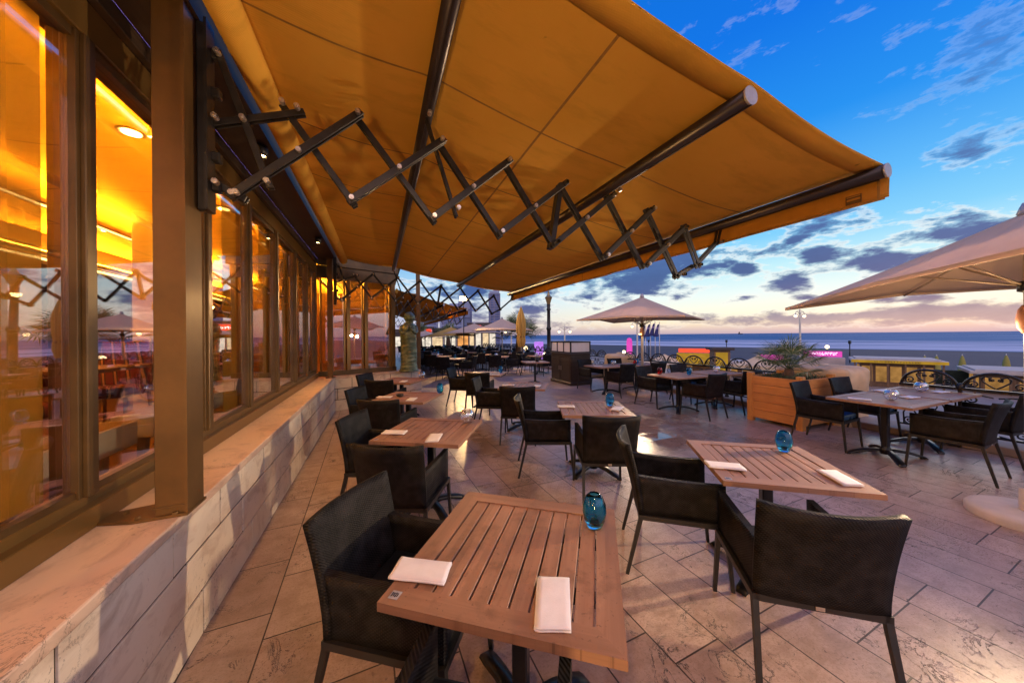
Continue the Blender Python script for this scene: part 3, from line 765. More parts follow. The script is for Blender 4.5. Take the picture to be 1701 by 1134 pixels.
tl_ = empty('tube_fill_lamp', (.315, .55, 3.03)); tag(tl_, 'unseen small black fill lamp added under the first carrying tube of the awning', 'lamp')  # added fill lamp above the view: brightens the low wall, floor and nearest table
mb = MB(); mb.lathe([(0, .06), (.03, .06), (.05, .02), (.055, -.05), (.047, -.05), (.040, .0), (0, .0)], (0, 0, 0), 18); mb.build('lamp_housing', M['arm'], tl_)
mb = MB(); mb.lathe([(0, -.03), (.036, -.03), (.036, -.02)], (0, 0, 0), 16); mb.build('lamp_lens', M['bulb'], tl_)
l = bpy.data.lights.new('lamp_light', 'SPOT'); l.energy = 30; l.color = (1, .62, .30); l.spot_size = radians(165); l.spot_blend = .4; l.shadow_soft_size = .04
o = bpy.data.objects.new('lamp_light', l); COL.objects.link(o); o.parent = tl_; o.location = (0, 0, -.07)

def coping_fill_light(x, y, z, aim, energy, label):  # out-of-view lamp, added to brighten the underside of the awning
    r = empty('fill_uplighter', (x, y, z)); tag(r, label, 'lamp', 'fill lamps added on the stone coping')
    mb = MB(); mb.lathe([(0, 0), (.05, 0), (.05, .02), (.04, .03), (.045, .09), (.038, .09), (.034, .05), (0, .05)], (0, 0, 0), 16); mb.build('lamp_housing', M['arm'], r)
    mb = MB(); mb.lathe([(0, .07), (.033, .07), (.033, .06)], (0, 0, 0), 14); mb.build('lamp_lens', M['bulb'], r)
    l = bpy.data.lights.new('lamp_light', 'SPOT'); l.energy = energy; l.color = (1, .58, .20); l.spot_size = radians(150); l.spot_blend = 1.0; l.shadow_soft_size = .12
    o = bpy.data.objects.new('lamp_light', l); COL.objects.link(o); o.parent = r; o.location = (0, 0, .14)
    o.rotation_euler = (Vector(aim) - Vector((x, y, z))).to_track_quat('-Z', 'Y').to_euler()
coping_fill_light(-.98, -1.6, WZ, (1.6, 2.9, 3.0), 240, 'unseen lamp added on the stone coping behind the camera to light the awning')

# ---------------------------------------------------------------- gold blinds, radiators and furniture behind the glass
ordn = ['first', 'second', 'third', 'fourth', 'fifth', 'sixth', 'seventh', 'eighth', 'ninth', 'tenth', 'eleventh', 'twelfth']
blind = None
for i, b in enumerate(mull[3:]):
    if blind is None:
        blind = empty('window_blind', (0, 0, 0))
        mb = MB(); mb.box((0, 0, 1.02), (.008, .30, 2.05)); mb.build('panel', M['sheer'], blind)
        mb = MB(); mb.box((0, 0, 2.06), (.03, .31, .03), bev=.003); mb.build('top_rail', M['bronze_frame'], blind)
        o = blind
    else: o = copy_tree(blind)
    o.location = (-1.325, b - .245, .92)
    tag(o, 'gold panel blind hanging beside the %s window mullion counted from the camera' % ordn[i], 'blind', 'gold panel blinds behind the glass')
rad = None
for i, (a, b) in enumerate(zip(mull[3:], mull[4:])):
    if rad is None:
        rad = empty('radiator', (0, 0, 0))
        mb = MB(); mb.box((.11, 0, .385), (.02, .84, .17), bev=.006); mb.box((-.11, 0, .385), (.02, .84, .17), bev=.006); mb.box((0, .41, .385), (.22, .02, .17)); mb.box((0, -.41, .385), (.22, .02, .17)); mb.build('casing', M['white_radiator'], rad)
        mb = MB()
        for j in range(9): mb.box((-.088 + j * .022, 0, .468), (.011, .80, .012))
        mb.build('grille', M['grille'], rad)
        for yy in (-.3, .3):
            mb = MB(); mb.box((0, yy, .15), (.05, .05, .30)); mb.build('leg', M['cap'], rad)
        o = rad
    else: o = copy_tree(rad)
    o.location = (-1.72, (a + b) / 2 + .05, .553)
    tag(o, 'low cream radiator with a slotted top behind the %s pane counted from the camera' % ordn[i], 'radiator', 'cream radiators behind the glass')
col = empty('round_column', (-3.05, 6.25, .55)); tag(col, 'cream round column rising to the orange ceiling inside the restaurant', 'column')
mb = MB(); mb.lathe([(.17, 0), (.17, .06), (.145, .08), (.145, 2.82)], (0, 0, 0), 28); mb.build('shaft', M['column'], col)
mb = MB(); mb.lathe([(.0, .0), (.19, 0), (.19, .05), (.175, .06)], (0, 0, 0), 28); mb.build('base', M['grille'], col)

m, k = material('red_striped_upholstery'); p = k.coord('Object'); px, py, pz = k.xyz(p)
w_ = k.math('SINE', k.math('MULTIPLY', k.math('ADD', px, py), 52))
c_ = k.mix(k.ramp(w_, [(.30, 0), (.40, 1)]), (.11, .010, .008), (.016, .008, .008)); c_ = k.mix(k.ramp(w_, [(.84, 0), (.90, .8)]), c_, (.60, .36, .12))
pbr(k, c_, .75); M['stripe'] = m
def dining_chair():
    r = empty('dining_chair', (0, 0, 0))
    mb = MB(); mb.box((0, 0, .43), (.48, .48, .12), bev=.03, seg=2); mb.build('seat', M['stripe'], r)
    mb = MB(); mb.grid(lambda u, v: Vector(((u - .5) * .50, -.24 + .07 * (2 * u - 1) ** 2 - v * .10, .42 + v * .58)), 10, 6, thick=.07); mb.build('backrest', M['stripe'], r)
    for sx in (-.2, .2):
        for sy in (-.2, .2):
            mb = MB(); mb.tube([(sx, sy, .40), (sx * 1.1, sy * 1.2, 0)], [.022, .015], 8); mb.build('leg', M['int_wall'], r)
    return r
def dining_table():
    r = empty('dining_table', (0, 0, 0))
    mb = MB(); mb.box((0, 0, .735), (.8, .8, .04), bev=.006); mb.build('tabletop', M['int_floor'], r)
    mb = MB(); mb.lathe([(.26, 0), (.26, .02), (.05, .06), (.04, .70), (.16, .715)], (0, 0, 0), 20); mb.build('pedestal', M['iron'], r)
    return r
dt = dining_table(); dc = dining_chair(); first = True
for i, (tx, ty) in enumerate([(-2.75, .6), (-2.8, 2.7), (-2.9, 4.75), (-3.0, 8.0), (-4.3, 3.6), (-4.4, 6.4)]):
    o = dt if i == 0 else copy_tree(dt); o.location = (tx, ty, .553)
    tag(o, 'dark wooden dining table inside the restaurant, the %s from the camera' % ordn[i], 'table', 'dining tables inside the restaurant')
    for j, (dx, dy, a) in enumerate(((.02, -.62, 0), (-.02, .62, pi), (-.62, .02, -pi / 2))):
        c2 = dc if first else copy_tree(dc); first = False
        c2.location = (tx + dx, ty + dy, .553); c2.rotation_euler.z = a
        tag(c2, 'red striped dining chair, %s side of the %s indoor table' % (('near', 'far', 'inner')[j], ordn[i]), 'chair', 'red striped dining chairs')
    g = empty('pendant_lamp', (tx, ty, 3.36)); tag(g, 'small amber pendant lamp hanging over the %s indoor table' % ordn[i], 'lamp', 'pendant lamps inside the restaurant')
    mb = MB(); mb.tube([(0, 0, 0), (0, 0, -1.05)], .006, 6); mb.build('cord', M['iron'], g)
    mb = MB(); mb.lathe([(.03, -1.04), (.06, -1.06), (.14, -1.14), (.15, -1.16), (.13, -1.15)], (0, 0, 0), 20); mb.build('lamp_shade', M['grille'], g)
    mb = MB(); mb.lathe([(0, -1.09), (.035, -1.11), (.05, -1.15), (.035, -1.19), (0, -1.20)], (0, 0, 0), 14); mb.build('bulb', M['bulb'], g)
# the bar at the back: lit shelves with bottles
barz = empty('bar_shelf', (-7.55, 5.2, .55)); tag(barz, 'tall amber lit bar shelving along the back wall inside', 'shelf')
mb = MB()
for zz in (.9, 1.3, 1.7, 2.1): mb.box((0, 0, zz), (.34, 8, .03))
for yy in (-4, -2, 0, 2, 4): mb.box((0, yy, 1.1), (.36, .05, 2.2))
mb.build('shelf', M['int_wall'], barz)
mb = MB(); mb.box((-.17, 0, 1.5), (.02, 7.9, 1.3)); mb.build('lit_back_panel', emit('amber_lit_panel', (1, .50, .12), 1.6, .5, 1.2), barz)
bc = [(.35, .12, .02), (.05, .16, .05), (.5, .3, .06), (.12, .03, .02)]
bm4 = [mat_glass('bottle_glass', c) for c in bc]
protos = []
for q in range(4):
    mb = MB(); mb.lathe([(0, 0), (.036, 0), (.038, .02), (.038, .19), (.014, .24), (.013, .30), (0, .30)], (0, 0, 0), 12); protos.append(mb.build('bottle', bm4[q]))
rb = random.Random(5); n = 0
for zz in (.915, 1.315, 1.715):
    for j in range(22):
        o = protos[n] if n < 4 else protos[rb.randrange(4)].copy()
        if n >= 4: COL.objects.link(o)
        n += 1
        o.location = (-7.50 + rb.uniform(-.04, .04), 1.5 + j * .34 + rb.uniform(-.06, .06), .55 + zz + .002)
        tag(o, 'bottle standing on the amber lit bar shelves at the back', 'bottle', 'bottles on the bar shelves')

# ---------------------------------------------------------------- terrace tables
def make_tabletop(badge=False, cloth=None):
    mb = MB(); h = .385; w = .082; t = .03; z = .725
    for sy in (-1, 1):
        mb.poly([(-h, sy * h), (h, sy * h), (h - w, sy * (h - w)), (-h + w, sy * (h - w))], (z - t / 2, z + t / 2), 'z', 1)
        mb.poly([(sy * h, -h), (sy * h, h), (sy * (h - w), h - w), (sy * (h - w), -h + w)], (z - t / 2, z + t / 2), 'z', 0)
    n = 9; inner = 2 * (h - w); gap = .0065; sw = (inner - gap * (n + 1)) / n
    for i in range(n):
        mb.box((-h + w + gap + sw / 2 + i * (sw + gap), 0, z - .002), (sw, inner - .004, t - .004), bev=.0025)
    for sy in (-.15, .15): mb.box((0, sy, z - t / 2 - .012), (.60, .05, .02), mi=2)
    return mb
def make_terrace_table():
    r = empty('terrace_table', (0, 0, 0))
    make_tabletop().build('tabletop', [M['slat'], M['slat_x'], M['iron']], r)
    mb = MB(); mb.box((0, 0, .385), (.062, .062, .61), bev=.006); mb.box((0, 0, .69), (.36, .36, .012), bev=.003); mb.lathe([(0, .03), (.052, .035), (.052, .10), (.035, .13)], (0, 0, 0), 16); mb.build('pedestal', M['iron'], r)
    for q in range(4):
        a = pi / 4 + q * pi / 2; da = Vector((cos(a), sin(a), 0)); pr_ = Vector((-sin(a), cos(a), 0))
        prof = [(0, .09, .030), (.08, .098, .032), (.18, .085, .034), (.28, .055, .036), (.335, .030, .036), (.355, .012, .028)]
        mb = MB(); vs = []
        for (d_, z_, w_) in prof:
            tt = .030 if d_ < .33 else .012
            vs += [da * d_ - pr_ * w_ + Vector((0, 0, z_ - tt)), da * d_ + pr_ * w_ + Vector((0, 0, z_ - tt)), da * d_ + pr_ * w_ * .8 + Vector((0, 0, z_)), da * d_ - pr_ * w_ * .8 + Vector((0, 0, z_))]
        fs = [(0, 1, 2, 3)] + [(i * 4 + j, i * 4 + (j + 1) % 4, i * 4 + 4 + (j + 1) % 4, i * 4 + 4 + j) for i in range(len(prof) - 1) for j in range(4)] + [tuple(len(vs) - 4 + j for j in (3, 2, 1, 0))]
        mb.verts_faces(vs, fs, True); mb.lathe([(0, .0), (.018, 0), (.02, .012)], da * .33, 10)
        mb.build('foot', M['iron'], r)
    return r
def make_terrace_chair():
    r = empty('terrace_armchair', (0, 0, 0))
    W = .243
    # seat ring and legs
    mb = MB(); mb.bar((-W, -.245, .385), (W, -.245, .385), .03, .032); mb.bar((-W, .25, .385), (W, .25, .385), .03, .032)
    for sx in (-W, W): mb.bar((sx, -.26, .3855), (sx, .265, .3855), .028, .031)
    mb.build('seat_frame', M['chair_metal'], r)
    for sx in (-1, 1):
        mb = MB(); mb.tube([(sx * W, .252, .372), (sx * (W + .012), .285, 0)], [.0185, .014], 4, True, False); mb.build('leg', M['chair_metal'], r)
        mb = MB(); mb.tube([(sx * W, -.247, .372), (sx * (W + .015), -.335, 0)], [.0185, .014], 4, True, False); mb.build('leg', M['chair_metal'], r)
    # woven shell: back curved in plan, leaning outwards and flaring towards the top
    def back(u, v):
        x = (2 * u - 1) * (W + .008 + .016 * v * v); q = (2 * u - 1)
        y = -.262 + .055 * q * q * (0.35 + .65 * v) - .115 * v ** 1.35 - .012
        return Vector((x, y, .400 + v * (.455 - .012 * (1 - q * q) * v)))
    mb = MB(); mb.grid(back, 14, 10, thick=.030); mb.build('backrest', M['weave'], r)
    for sx in (-1, 1):
        def arm(u, v, q=0):
            y = -.255 + u * .51; zt = .655 - .012 * u - .010 * sin(pi * u)
            return Vector((sx * (W - .001 - .034 * q - .004 * sin(pi * u)), y - .030 * v ** 1.35 * (1 - u) ** 2, .400 + v * (zt - .400)))
        mb = MB(); mb.slab(arm, lambda u, v: arm(u, v, 1), 10, 6); mb.build('armrest', M['weave'], r)
    mb = MB(); mb.box((0, .005, .432), (.445, .47, .072), bev=.016, seg=2); mb.build('seat', M['cushion'], r)
    mb = MB(); mb.box((0, -.2635, .387), (.034, .004, .022), bev=.001); mb.build('badge', M['badge'], r)
    return r
TT = make_terrace_table(); TC = make_terrace_chair()
fT = fC = True
def put_table(x, y, deg, label, sx=1.0, group='terrace tables'):
    global fT
    o = TT if fT else copy_tree(TT); fT = False
    o.location = (x, y, 0); o.rotation_euler.z = radians(deg); o.scale = (sx, 1, 1)
    tag(o, label, 'table', group); return o
def put_chair(x, y, deg, label, seat=None, group='woven armchairs on the terrace'):
    global fC
    o = TC if fC else copy_tree(TC); fC = False
    o.location = (x, y, 0); o.rotation_euler.z = radians(deg)
    if seat:
        for ch in o.children:
            if ch.name.startswith('seat') and 'frame' not in ch.name:
                ch.data = ch.data.copy(); ch.data.materials[0] = seat
    tag(o, label, 'chair', group); return o
def local(x, y, deg, dx, dy):
    a = radians(deg); return x + dx * cos(a) - dy * sin(a), y + dx * sin(a) + dy * cos(a)

napkin_mesh = None
def put_napkin(x, y, rz, label, sx=1.0, z=.7405):
    global napkin_mesh
    if napkin_mesh is None:
        mb = MB(); rn = random.Random(2)
        # a cloth folded in four: one continuous sheet going back and forth with rounded folds
        prof = []; L = .052; hh = .0034
        for lay in range(4):
            z0 = .002 + lay * hh; a, b = (-L, L) if lay % 2 == 0 else (L, -L)
            for t in range(7): prof.append((a + (b - a) * t / 6, z0))
            if lay < 3: prof.append((b * 1.035, z0 + hh / 2))
        n = len(prof)
        def fn(u, v):
            i = min(int(round(u * (n - 1))), n - 1); px_, pz_ = prof[i]
            yy = (v - .5) * .205
            return Vector((px_ * (1 + .05 * (v - .5)), yy + .004 * sin(px_ * 40), pz_ * (1.05 + .35 * mnoise.noise(Vector((px_ * 14, yy * 9, 1)))) + .0015 * mnoise.noise(Vector((px_ * 30, yy * 22, 0)))))
        mb.grid(fn, n - 1, 14, thick=.0022); o = mb.build('napkin', M['napkin']); napkin_mesh = o
    else:
        o = napkin_mesh.copy(); COL.objects.link(o)
    o.location = (x, y, z); o.rotation_euler.z = radians(rz); o.scale = (sx, 1, 1)
    tag(o, label, 'napkin', 'folded napkins on the tables')
egg = None
def put_candle(x, y, label, z=.7405, mat='teal_glass', lean=0):
    global egg
    prof = [(.0, .004), (.022, .001), (.028, .004), (.040, .030), (.045, .058), (.042, .086), (.032, .110), (.020, .121), (.017, .120), (.029, .108), (.038, .085), (.040, .058), (.035, .034), (.024, .016), (0, .012)]
    prof = [(r_ * 1.16, z_ * 1.24) for r_, z_ in prof]
    if egg is None or mat != 'teal_glass':
        mb = MB(); mb.lathe(prof, (0, 0, 0), 28); o = mb.build('candle_holder', M[mat])
        mb = MB(); mb.lathe([(0, .017), (.02, .018), (.02, .030), (0, .031)], (0, 0, 0), 14); mb.build('tealight', M['napkin'], o)
        if mat == 'teal_glass': egg = o
    else: o = copy_tree(egg)
    o.location = (x, y, z); o.rotation_euler.x = radians(lean)
    tag(o, label, 'candle holder', 'glass candle holders'); return o
globe = None
def put_globe(x, y, label, z=.7405):
    global globe
    if globe is None:
        mb = MB(); R = .072
        pr_ = [(0, 0.004)] + [(R * sin(a), .069 - R * cos(a)) for a in [.35 + .2 * i for i in range(12)]]
        inner = [(max(0, (r - .004)), z_) for r, z_ in reversed(pr_[1:])]
        mb.lathe(pr_ + inner + [(0, .010)], (0, 0, 0), 24); globe = mb.build('glass_globe', M['globe_glass'])
        mb = MB(); mb.lathe([(0, .012), (.02, .013), (.02, .026), (0, .027)], (0, 0, 0), 14); mb.build('tealight', M['napkin'], globe)
        o = globe
    else: o = copy_tree(globe)
    o.location = (x, y, z); tag(o, label, 'glass globe', 'clear glass globes')

near = [  # x, y, degrees, name, chair offsets, chair twists
    (.525, 1.22, -37, 'nearest table', .50, .53, 2, 3),
    (2.395, 1.38, -36, 'slatted table before the planter', .565, .55, -2, -2),
    (.44, 3.07, -31, 'second table by the wall', .47, .47, 6, 2),
    (2.33, 3.20, -26, 'second middle row table', .55, .55, 3, 2),
    (.38, 4.87, -30, 'third table by the wall', .50, .50, 4, 2),
    (2.31, 5.11, -33, 'third middle row table', .55, .56, 3, 5),
    (.40, 6.75, -32, 'table at the corner bay', .50, .50, 0, 4),
    (2.28, 7.12, -32, 'farthest middle row table', .56, .55, 0, 2)]
tl = ['large slatted teak table nearest of all, with two napkins and tall blue glass egg',
      'slatted teak table on the right with blue glass egg, in front of the planter',
      'slatted teak table by the stone wall with a small clear glass, second from the camera',
      'slatted teak table in the middle with round blue glass, behind a high backed chair',
      'slatted teak table by the stone wall with ashtray and blue glass, third from the camera',
      'bare slatted table in the middle row behind two dark chairs',
      'slatted table nearest the corner bay wall, fourth along the stone wall',
      'slatted table with blue glass, farthest of the middle row']
for i, (x, y, deg, nm, dl, dn, r1, r2) in enumerate(near):
    t = put_table(x, y, deg, tl[i])
    a, b = local(x, y, deg, -dl, .02); put_chair(a, b, deg - 90 + r1, 'black woven armchair on the left side of the ' + nm)
    a, b = local(x, y, deg, -.15 if i == 1 else .0, -dn); put_chair(a, b, deg + r2, 'black woven armchair seen from behind at the ' + nm)
    if i == 0:
        mb = MB(); q = local(0, 0, 0, -.345, -.345); mb.box((q[0], q[1], .7405), (.034, .034, .002), bev=.0006)
        for j in range(4): mb.box((q[0] - .010 + j * .0065, q[1], .7418), (.003, .018 - .004 * (j % 2), .0012), mi=1)
        mb.build('number_plate', [M['cap'], M['iron']], t)
put_napkin(.135, 1.225, 58, 'white napkin on the left edge of the nearest table')
put_napkin(.508, .915, -30, 'white napkin at the near edge of the nearest table')
put_candle(.885, 1.21, 'tall blue glass egg on the nearest table')
put_napkin(2.06, 1.43, 50, 'white napkin on the left edge of the right hand slatted table')
put_napkin(2.50, 1.045, -34, 'white napkin at the right corner of the right hand slatted table')
put_candle(2.72, 1.445, 'blue glass egg on the right hand slatted table before the planter')
put_napkin(.12, 3.08, 62, 'white napkin on the wall side of the second table by the wall'); put_napkin(.42, 2.78, -20, 'white napkin on the near side of the second table by the wall')
put_globe(.80, 3.17, 'small clear glass on the second table by the wall')
put_napkin(2.06, 3.36, 60, 'white napkin at the back edge of the middle table with the blue glass'); put_napkin(2.53, 3.02, -55, 'white napkin beside the blue glass on the middle table')
put_candle(2.58, 3.20, 'round blue glass on the middle table behind the high backed chair')
put_napkin(.06, 4.93, 62, 'white napkin on the wall side of the third table by the wall'); put_napkin(.40, 4.60, -20, 'white napkin on the near side of the third table by the wall')
put_candle(.84, 4.95, 'blue glass egg on the third table by the wall')
ash = None
mb = MB(); mb.lathe([(0, 0), (.045, 0), (.055, .03), (.048, .03), (.042, .008), (0, .008)], (0, 0, 0), 20); o = mb.build('ashtray', M['iron'], None, (.27, 4.95, .7405)); tag(o, 'small dark round ashtray on the third table by the wall', 'ashtray')
put_napkin(2.05, 5.2, 60, 'white napkin on the left of the bare middle row table'); put_napkin(2.45, 4.9, -35, 'white napkin on the near corner of the bare middle row table')
put_napkin(.10, 6.8, 62, 'white napkin on the wall side of the table at the corner bay'); put_napkin(.42, 6.5, -20, 'white napkin on the near side of the table at the corner bay')
put_globe(.80, 6.9, 'clear glass globe on the table at the corner bay')
put_candle(2.60, 7.09, 'blue glass on the farthest middle row table'); put_napkin(2.2, 6.95, 30, 'white napkin on the farthest middle row table')

# tables in pairs along the railing
pairs = [(6.05, 2.07, 'near pair by the railing'), (5.80, 5.0, 'second pair by the railing'), (5.80, 7.35, 'third pair by the railing')]
for i, (x, y, nm) in enumerate(pairs):
    for j in (0, 1):
        xx = x + j * 1.08
        side = ('terrace side', 'sea side')[j]
        put_table(xx, y, 0, '%s table of the %s, dark slatted top' % (side, nm), 1.3 if i == 0 else 1.2)
        put_chair(xx - .08, y + .56, 180 + (4, -3)[j], 'black armchair on the far side of the %s table, %s' % (side, nm), M['blue_cushion'] if i == 0 else (M['tan_cushion'] if i == 2 and j == 0 else None))
        put_chair(xx + (.02, .0)[j], y - .52, (3, -4)[j], 'black armchair on the near side of the %s table, %s' % (side, nm), M['blue_cushion'] if i == 1 else None)
put_globe(6.0, 2.0, 'clear glass globe on the terrace side table of the near pair'); put_globe(7.25, 2.12, 'clear glass globe on the sea side table of the near pair')
put_napkin(5.70, 2.18, 20, 'white napkin beside the planter end of the near pair'); put_napkin(6.42, 1.98, 80, 'white napkin on the open side of the near pair')
put_napkin(6.82, 2.36, 70, 'white napkin at the back of the near pair by the railing'); put_napkin(7.35, 1.98, 80, 'white napkin nearest the railing on the near pair')
put_candle(6.02, 4.92, 'blue glass on the second pair by the railing'); put_candle(5.55, 5.25, 'red glass candle on the second pair by the railing', mat='red_glass'); put_globe(7.0, 5.02, 'clear glass globe on the second pair by the railing')
put_candle(6.95, 7.4, 'blue glass on the third pair by the railing'); put_globe(6.1, 7.4, 'clear glass globe on the third pair by the railing'); put_candle(6.6, 7.1, 'red glass candle on the third pair by the railing', mat='red_glass')
put_napkin(5.5, 7.3, 60, 'white napkin on the third pair by the railing')

# the far terrace
put_table(4.70, 9.55, -10, 'light topped table with a plant pot, in front of the dark service station')
fl = empty('flower_pot', (4.75, 9.5, .7405)); tag(fl, 'small pot of white flowers on the table before the service station', 'flower pot')
mb = MB(); mb.lathe([(0, 0), (.05, 0), (.065, .10), (.058, .10), (.05, .09), (0, .09)], (0, 0, 0), 16); mb.build('pot', M['iron'], fl)
mb = MB(); rn = random.Random(9)
for j in range(60):
    v = Vector((rn.gauss(0, .05), rn.gauss(0, .05), .14 + rn.random() * .12)); a = Vector((rn.gauss(0, 1), rn.gauss(0, 1), rn.gauss(0, 1))).normalized(); b = a.orthogonal().normalized()
    mb.verts_faces([v - a * .022, v - b * .012, v + a * .022, v + b * .012], [(0, 1, 2, 3)], mi=0 if j % 3 else 1)
mb.build('flowers', [M['grass'], M['napkin']], fl)
far = [(2.6, 12.4), (2.4, 14.1), (2.5, 15.7), (4.55, 12.6), (4.4, 14.4), (6.2, 12.2), (6.0, 14.9), (4.3, 16.7), (2.3, 19.2), (3.1, 21.6), (2.6, 17.4), (4.6, 19.0), (6.3, 17.3), (6.4, 19.8), (5.0, 21.6), (2.5, 23.8), (4.4, 24.2), (6.5, 22.6), (6.6, 25.4), (2.2, 26.2), (4.8, 27.0)]
rf = random.Random(21)
for i, (x, y) in enumerate(far):
    dg = -32 + rf.uniform(-5, 5) if x < 5.5 else rf.uniform(-5, 5)
    put_table(x, y, dg, 'slatted table among the crowd of chairs on the far terrace', 1.0, 'tables on the far terrace')
    for q in range(4 if i % 3 else 3):
        a = dg + q * 90; cx, cy = local(x, y, a, 0, -.60)
        put_chair(cx, cy, a + rf.uniform(-6, 6), 'dark woven armchair in the crowd on the far terrace', None, 'armchairs on the far terrace')
    if i % 2 == 0: put_candle(x + .1, y + .05, 'blue glass candle on one of the far terrace tables')
    else: put_globe(x - .08, y + .1, 'clear glass globe on one of the far terrace tables')
    put_napkin(x - .2, y - .1, dg + 40, 'white napkin on one of the far terrace tables')

# ---------------------------------------------------------------- kerb and wrought iron railing
RX = 7.62
mb = MB(); mb.box((RX + .10, 22, .055), (.62, 72, .11), bev=.012); struct(mb.build('terrace_kerb', simple('brown_kerb_stone', (.30, .22, .17), .7, 0, .2, 3, .2)))
MOD = .582
def spiral(cx, cz, r0, turns, a0, sgn=1, n=26):
    return [Vector((0, cx + r0 * (1 - .82 * i / n) * cos(a0 + sgn * 2 * pi * turns * i / n), cz + r0 * (1 - .82 * i / n) * sin(a0 + sgn * 2 * pi * turns * i / n))) for i in range(n + 1)]
def scroll_panel():
    mb = MB(); w = MOD / 2 - .022; r = .0095
    mb.tube([Vector((0, w * cos(pi * i / 20), .79 + .235 * sin(pi * i / 20))) for i in range(21)], .018, 8)
    for s in (-1, 1):
        mb.tube([Vector((0, s * .004, .825)), Vector((0, s * .05, .86)), Vector((0, s * .105, .915)), Vector((0, s * .115, .955)), Vector((0, s * .085, .985)), Vector((0, s * .045, .97)), Vector((0, s * .035, .935)), Vector((0, s * .055, .925))], r, 6)
        mb.tube([Vector((0, s * .23, .82))] + spiral(s * .178, .868, .052, 1.4, (-.9 if s > 0 else pi + .9), s), r * .9, 6)
        mb.tube([Vector((0, s * .12, .82)), Vector((0, s * .16, .826)), Vector((0, s * .23, .82))], r * .9, 6)
        mb.tube(spiral(s * .03, .945, .03, 1.0, pi / 2, -s), r * .8, 6)
        # lower field
        mb.tube([Vector((0, s * .02, .70)), Vector((0, s * .12, .72))] + spiral(s * .19, .66, .06, 1.5, pi / 2, -s), r, 6)
        mb.tube([Vector((0, s * .02, .20)), Vector((0, s * .12, .18))] + spiral(s * .19, .24, .06, 1.5, -pi / 2, s), r, 6)
        mb.tube([Vector((0, s * .245, .72)), Vector((0, s * .25, .55)), Vector((0, s * .20, .45)), Vector((0, s * .25, .35)), Vector((0, s * .245, .18))], r, 6)
    mb.tube([Vector((0, .155 * cos(2 * pi * i / 28), .45 + .155 * sin(2 * pi * i / 28))) for i in range(29)], r, 6)
    for q in range(4):
        a = pi / 4 + q * pi / 2
        mb.tube([Vector((0, .055 * cos(a) + .045 * cos(2 * pi * i / 14), .45 + .055 * sin(a) + .045 * sin(2 * pi * i / 14))) for i in range(15)], r * .85, 6)
        mb.tube([Vector((0, .10 * cos(a), .45 + .10 * sin(a))), Vector((0, .22 * cos(a), .45 + .22 * sin(a)))], r * .85, 6)
    mb.lathe([(0, -.02), (.02, -.012), (.02, .012), (0, .02)], (0, 0, .45), 10)
    return mb
pan0 = None; post0 = None
def railing(y0, n, label):
    global pan0, post0
    root = empty('iron_railing', (RX, y0, .11)); tag(root, label, 'railing', 'wrought iron railing sections')
    L = n * MOD
    mb = MB(); mb.box((0, L / 2, .79 - .11), (.055, L, .040), bev=.008); mb.build('top_rail', M['iron'], root)
    mb = MB(); mb.box((0, L / 2, .145 - .11 + .03), (.040, L, .028), bev=.006); mb.build('bottom_rail', M['iron'], root)
    for i in range(n):
        if pan0 is None: pan0 = scroll_panel().build('scroll_panel', M['iron'], root); o = pan0
        else: o = pan0.copy(); COL.objects.link(o); o.parent = root
        o.location = (0, (i + .5) * MOD, -.11)
    for i in range(0, n + 1, 2):
        if post0 is None:
            mb = MB(); mb.box((0, 0, .35), (.038, .038, .70), bev=.005); mb.lathe([(0, .0), (.045, 0), (.045, .03), (.026, .05)], (0, 0, 0), 12); mb.lathe([(.03, .66), (.042, .69), (.036, .735), (.02, .755), (0, .76)], (0, 0, 0), 12)
            post0 = mb.build('post', M['iron'], root); o = post0
        else: o = post0.copy(); COL.objects.link(o); o.parent = root
        o.location = (0, i * MOD, 0)
railing(-.46, 5, 'black wrought iron railing with arched scrollwork behind the near pair of tables')
railing(4.05, 8, 'black wrought iron railing with arched scrollwork behind the middle pairs of tables')
railing(9.6, 26, 'black wrought iron railing along the far terrace beyond the service station')

# ---------------------------------------------------------------- stone blocks in the railing line
def rock(name, label, loc, size, seed):
    def fn(u, v):
        a = 2 * pi * u; zz = v
        ca, sa = cos(a), sin(a); p = 5
        rr = 1 / ((abs(ca) ** p + abs(sa) ** p) ** (1 / p))
        cap = (1 - max(0, (zz - .84) / .16) ** 2.4) ** .5 if zz < 1 else 0
        nn = mnoise.fractal(Vector((ca * 1.4 + seed, sa * 1.4, zz * 1.6)), 1.0, 2.0, 5)
        fold = .05 * sin(a * 3 + zz * 4 + seed) * (1 - zz)
        r = rr * cap * (1 + .10 * nn + fold - .08 * zz)
        return Vector((size[0] / 2 * r * ca, size[1] / 2 * r * sa, size[2] * (min(zz, .93) + max(0, zz - .93) * .4) + .05 * nn * size[2] * zz))
    mb = MB(); mb.grid(fn, 72, 36); bmesh.ops.remove_doubles(mb.bm, verts=mb.bm.verts, dist=1e-4)
    o = mb.build(name, M['sandstone'], None, loc); tag(o, label, 'rock'); return o
rock('stone_block', 'large sand coloured stone block behind the wooden planter, flat topped and weathered', (7.75, 3.52, .0), (1.0, 1.15, 1.02), 2)
rock('stone_block', 'sand coloured stone block behind the dark service station by the railing', (7.7, 8.95, .0), (.9, 1.0, .98), 6)

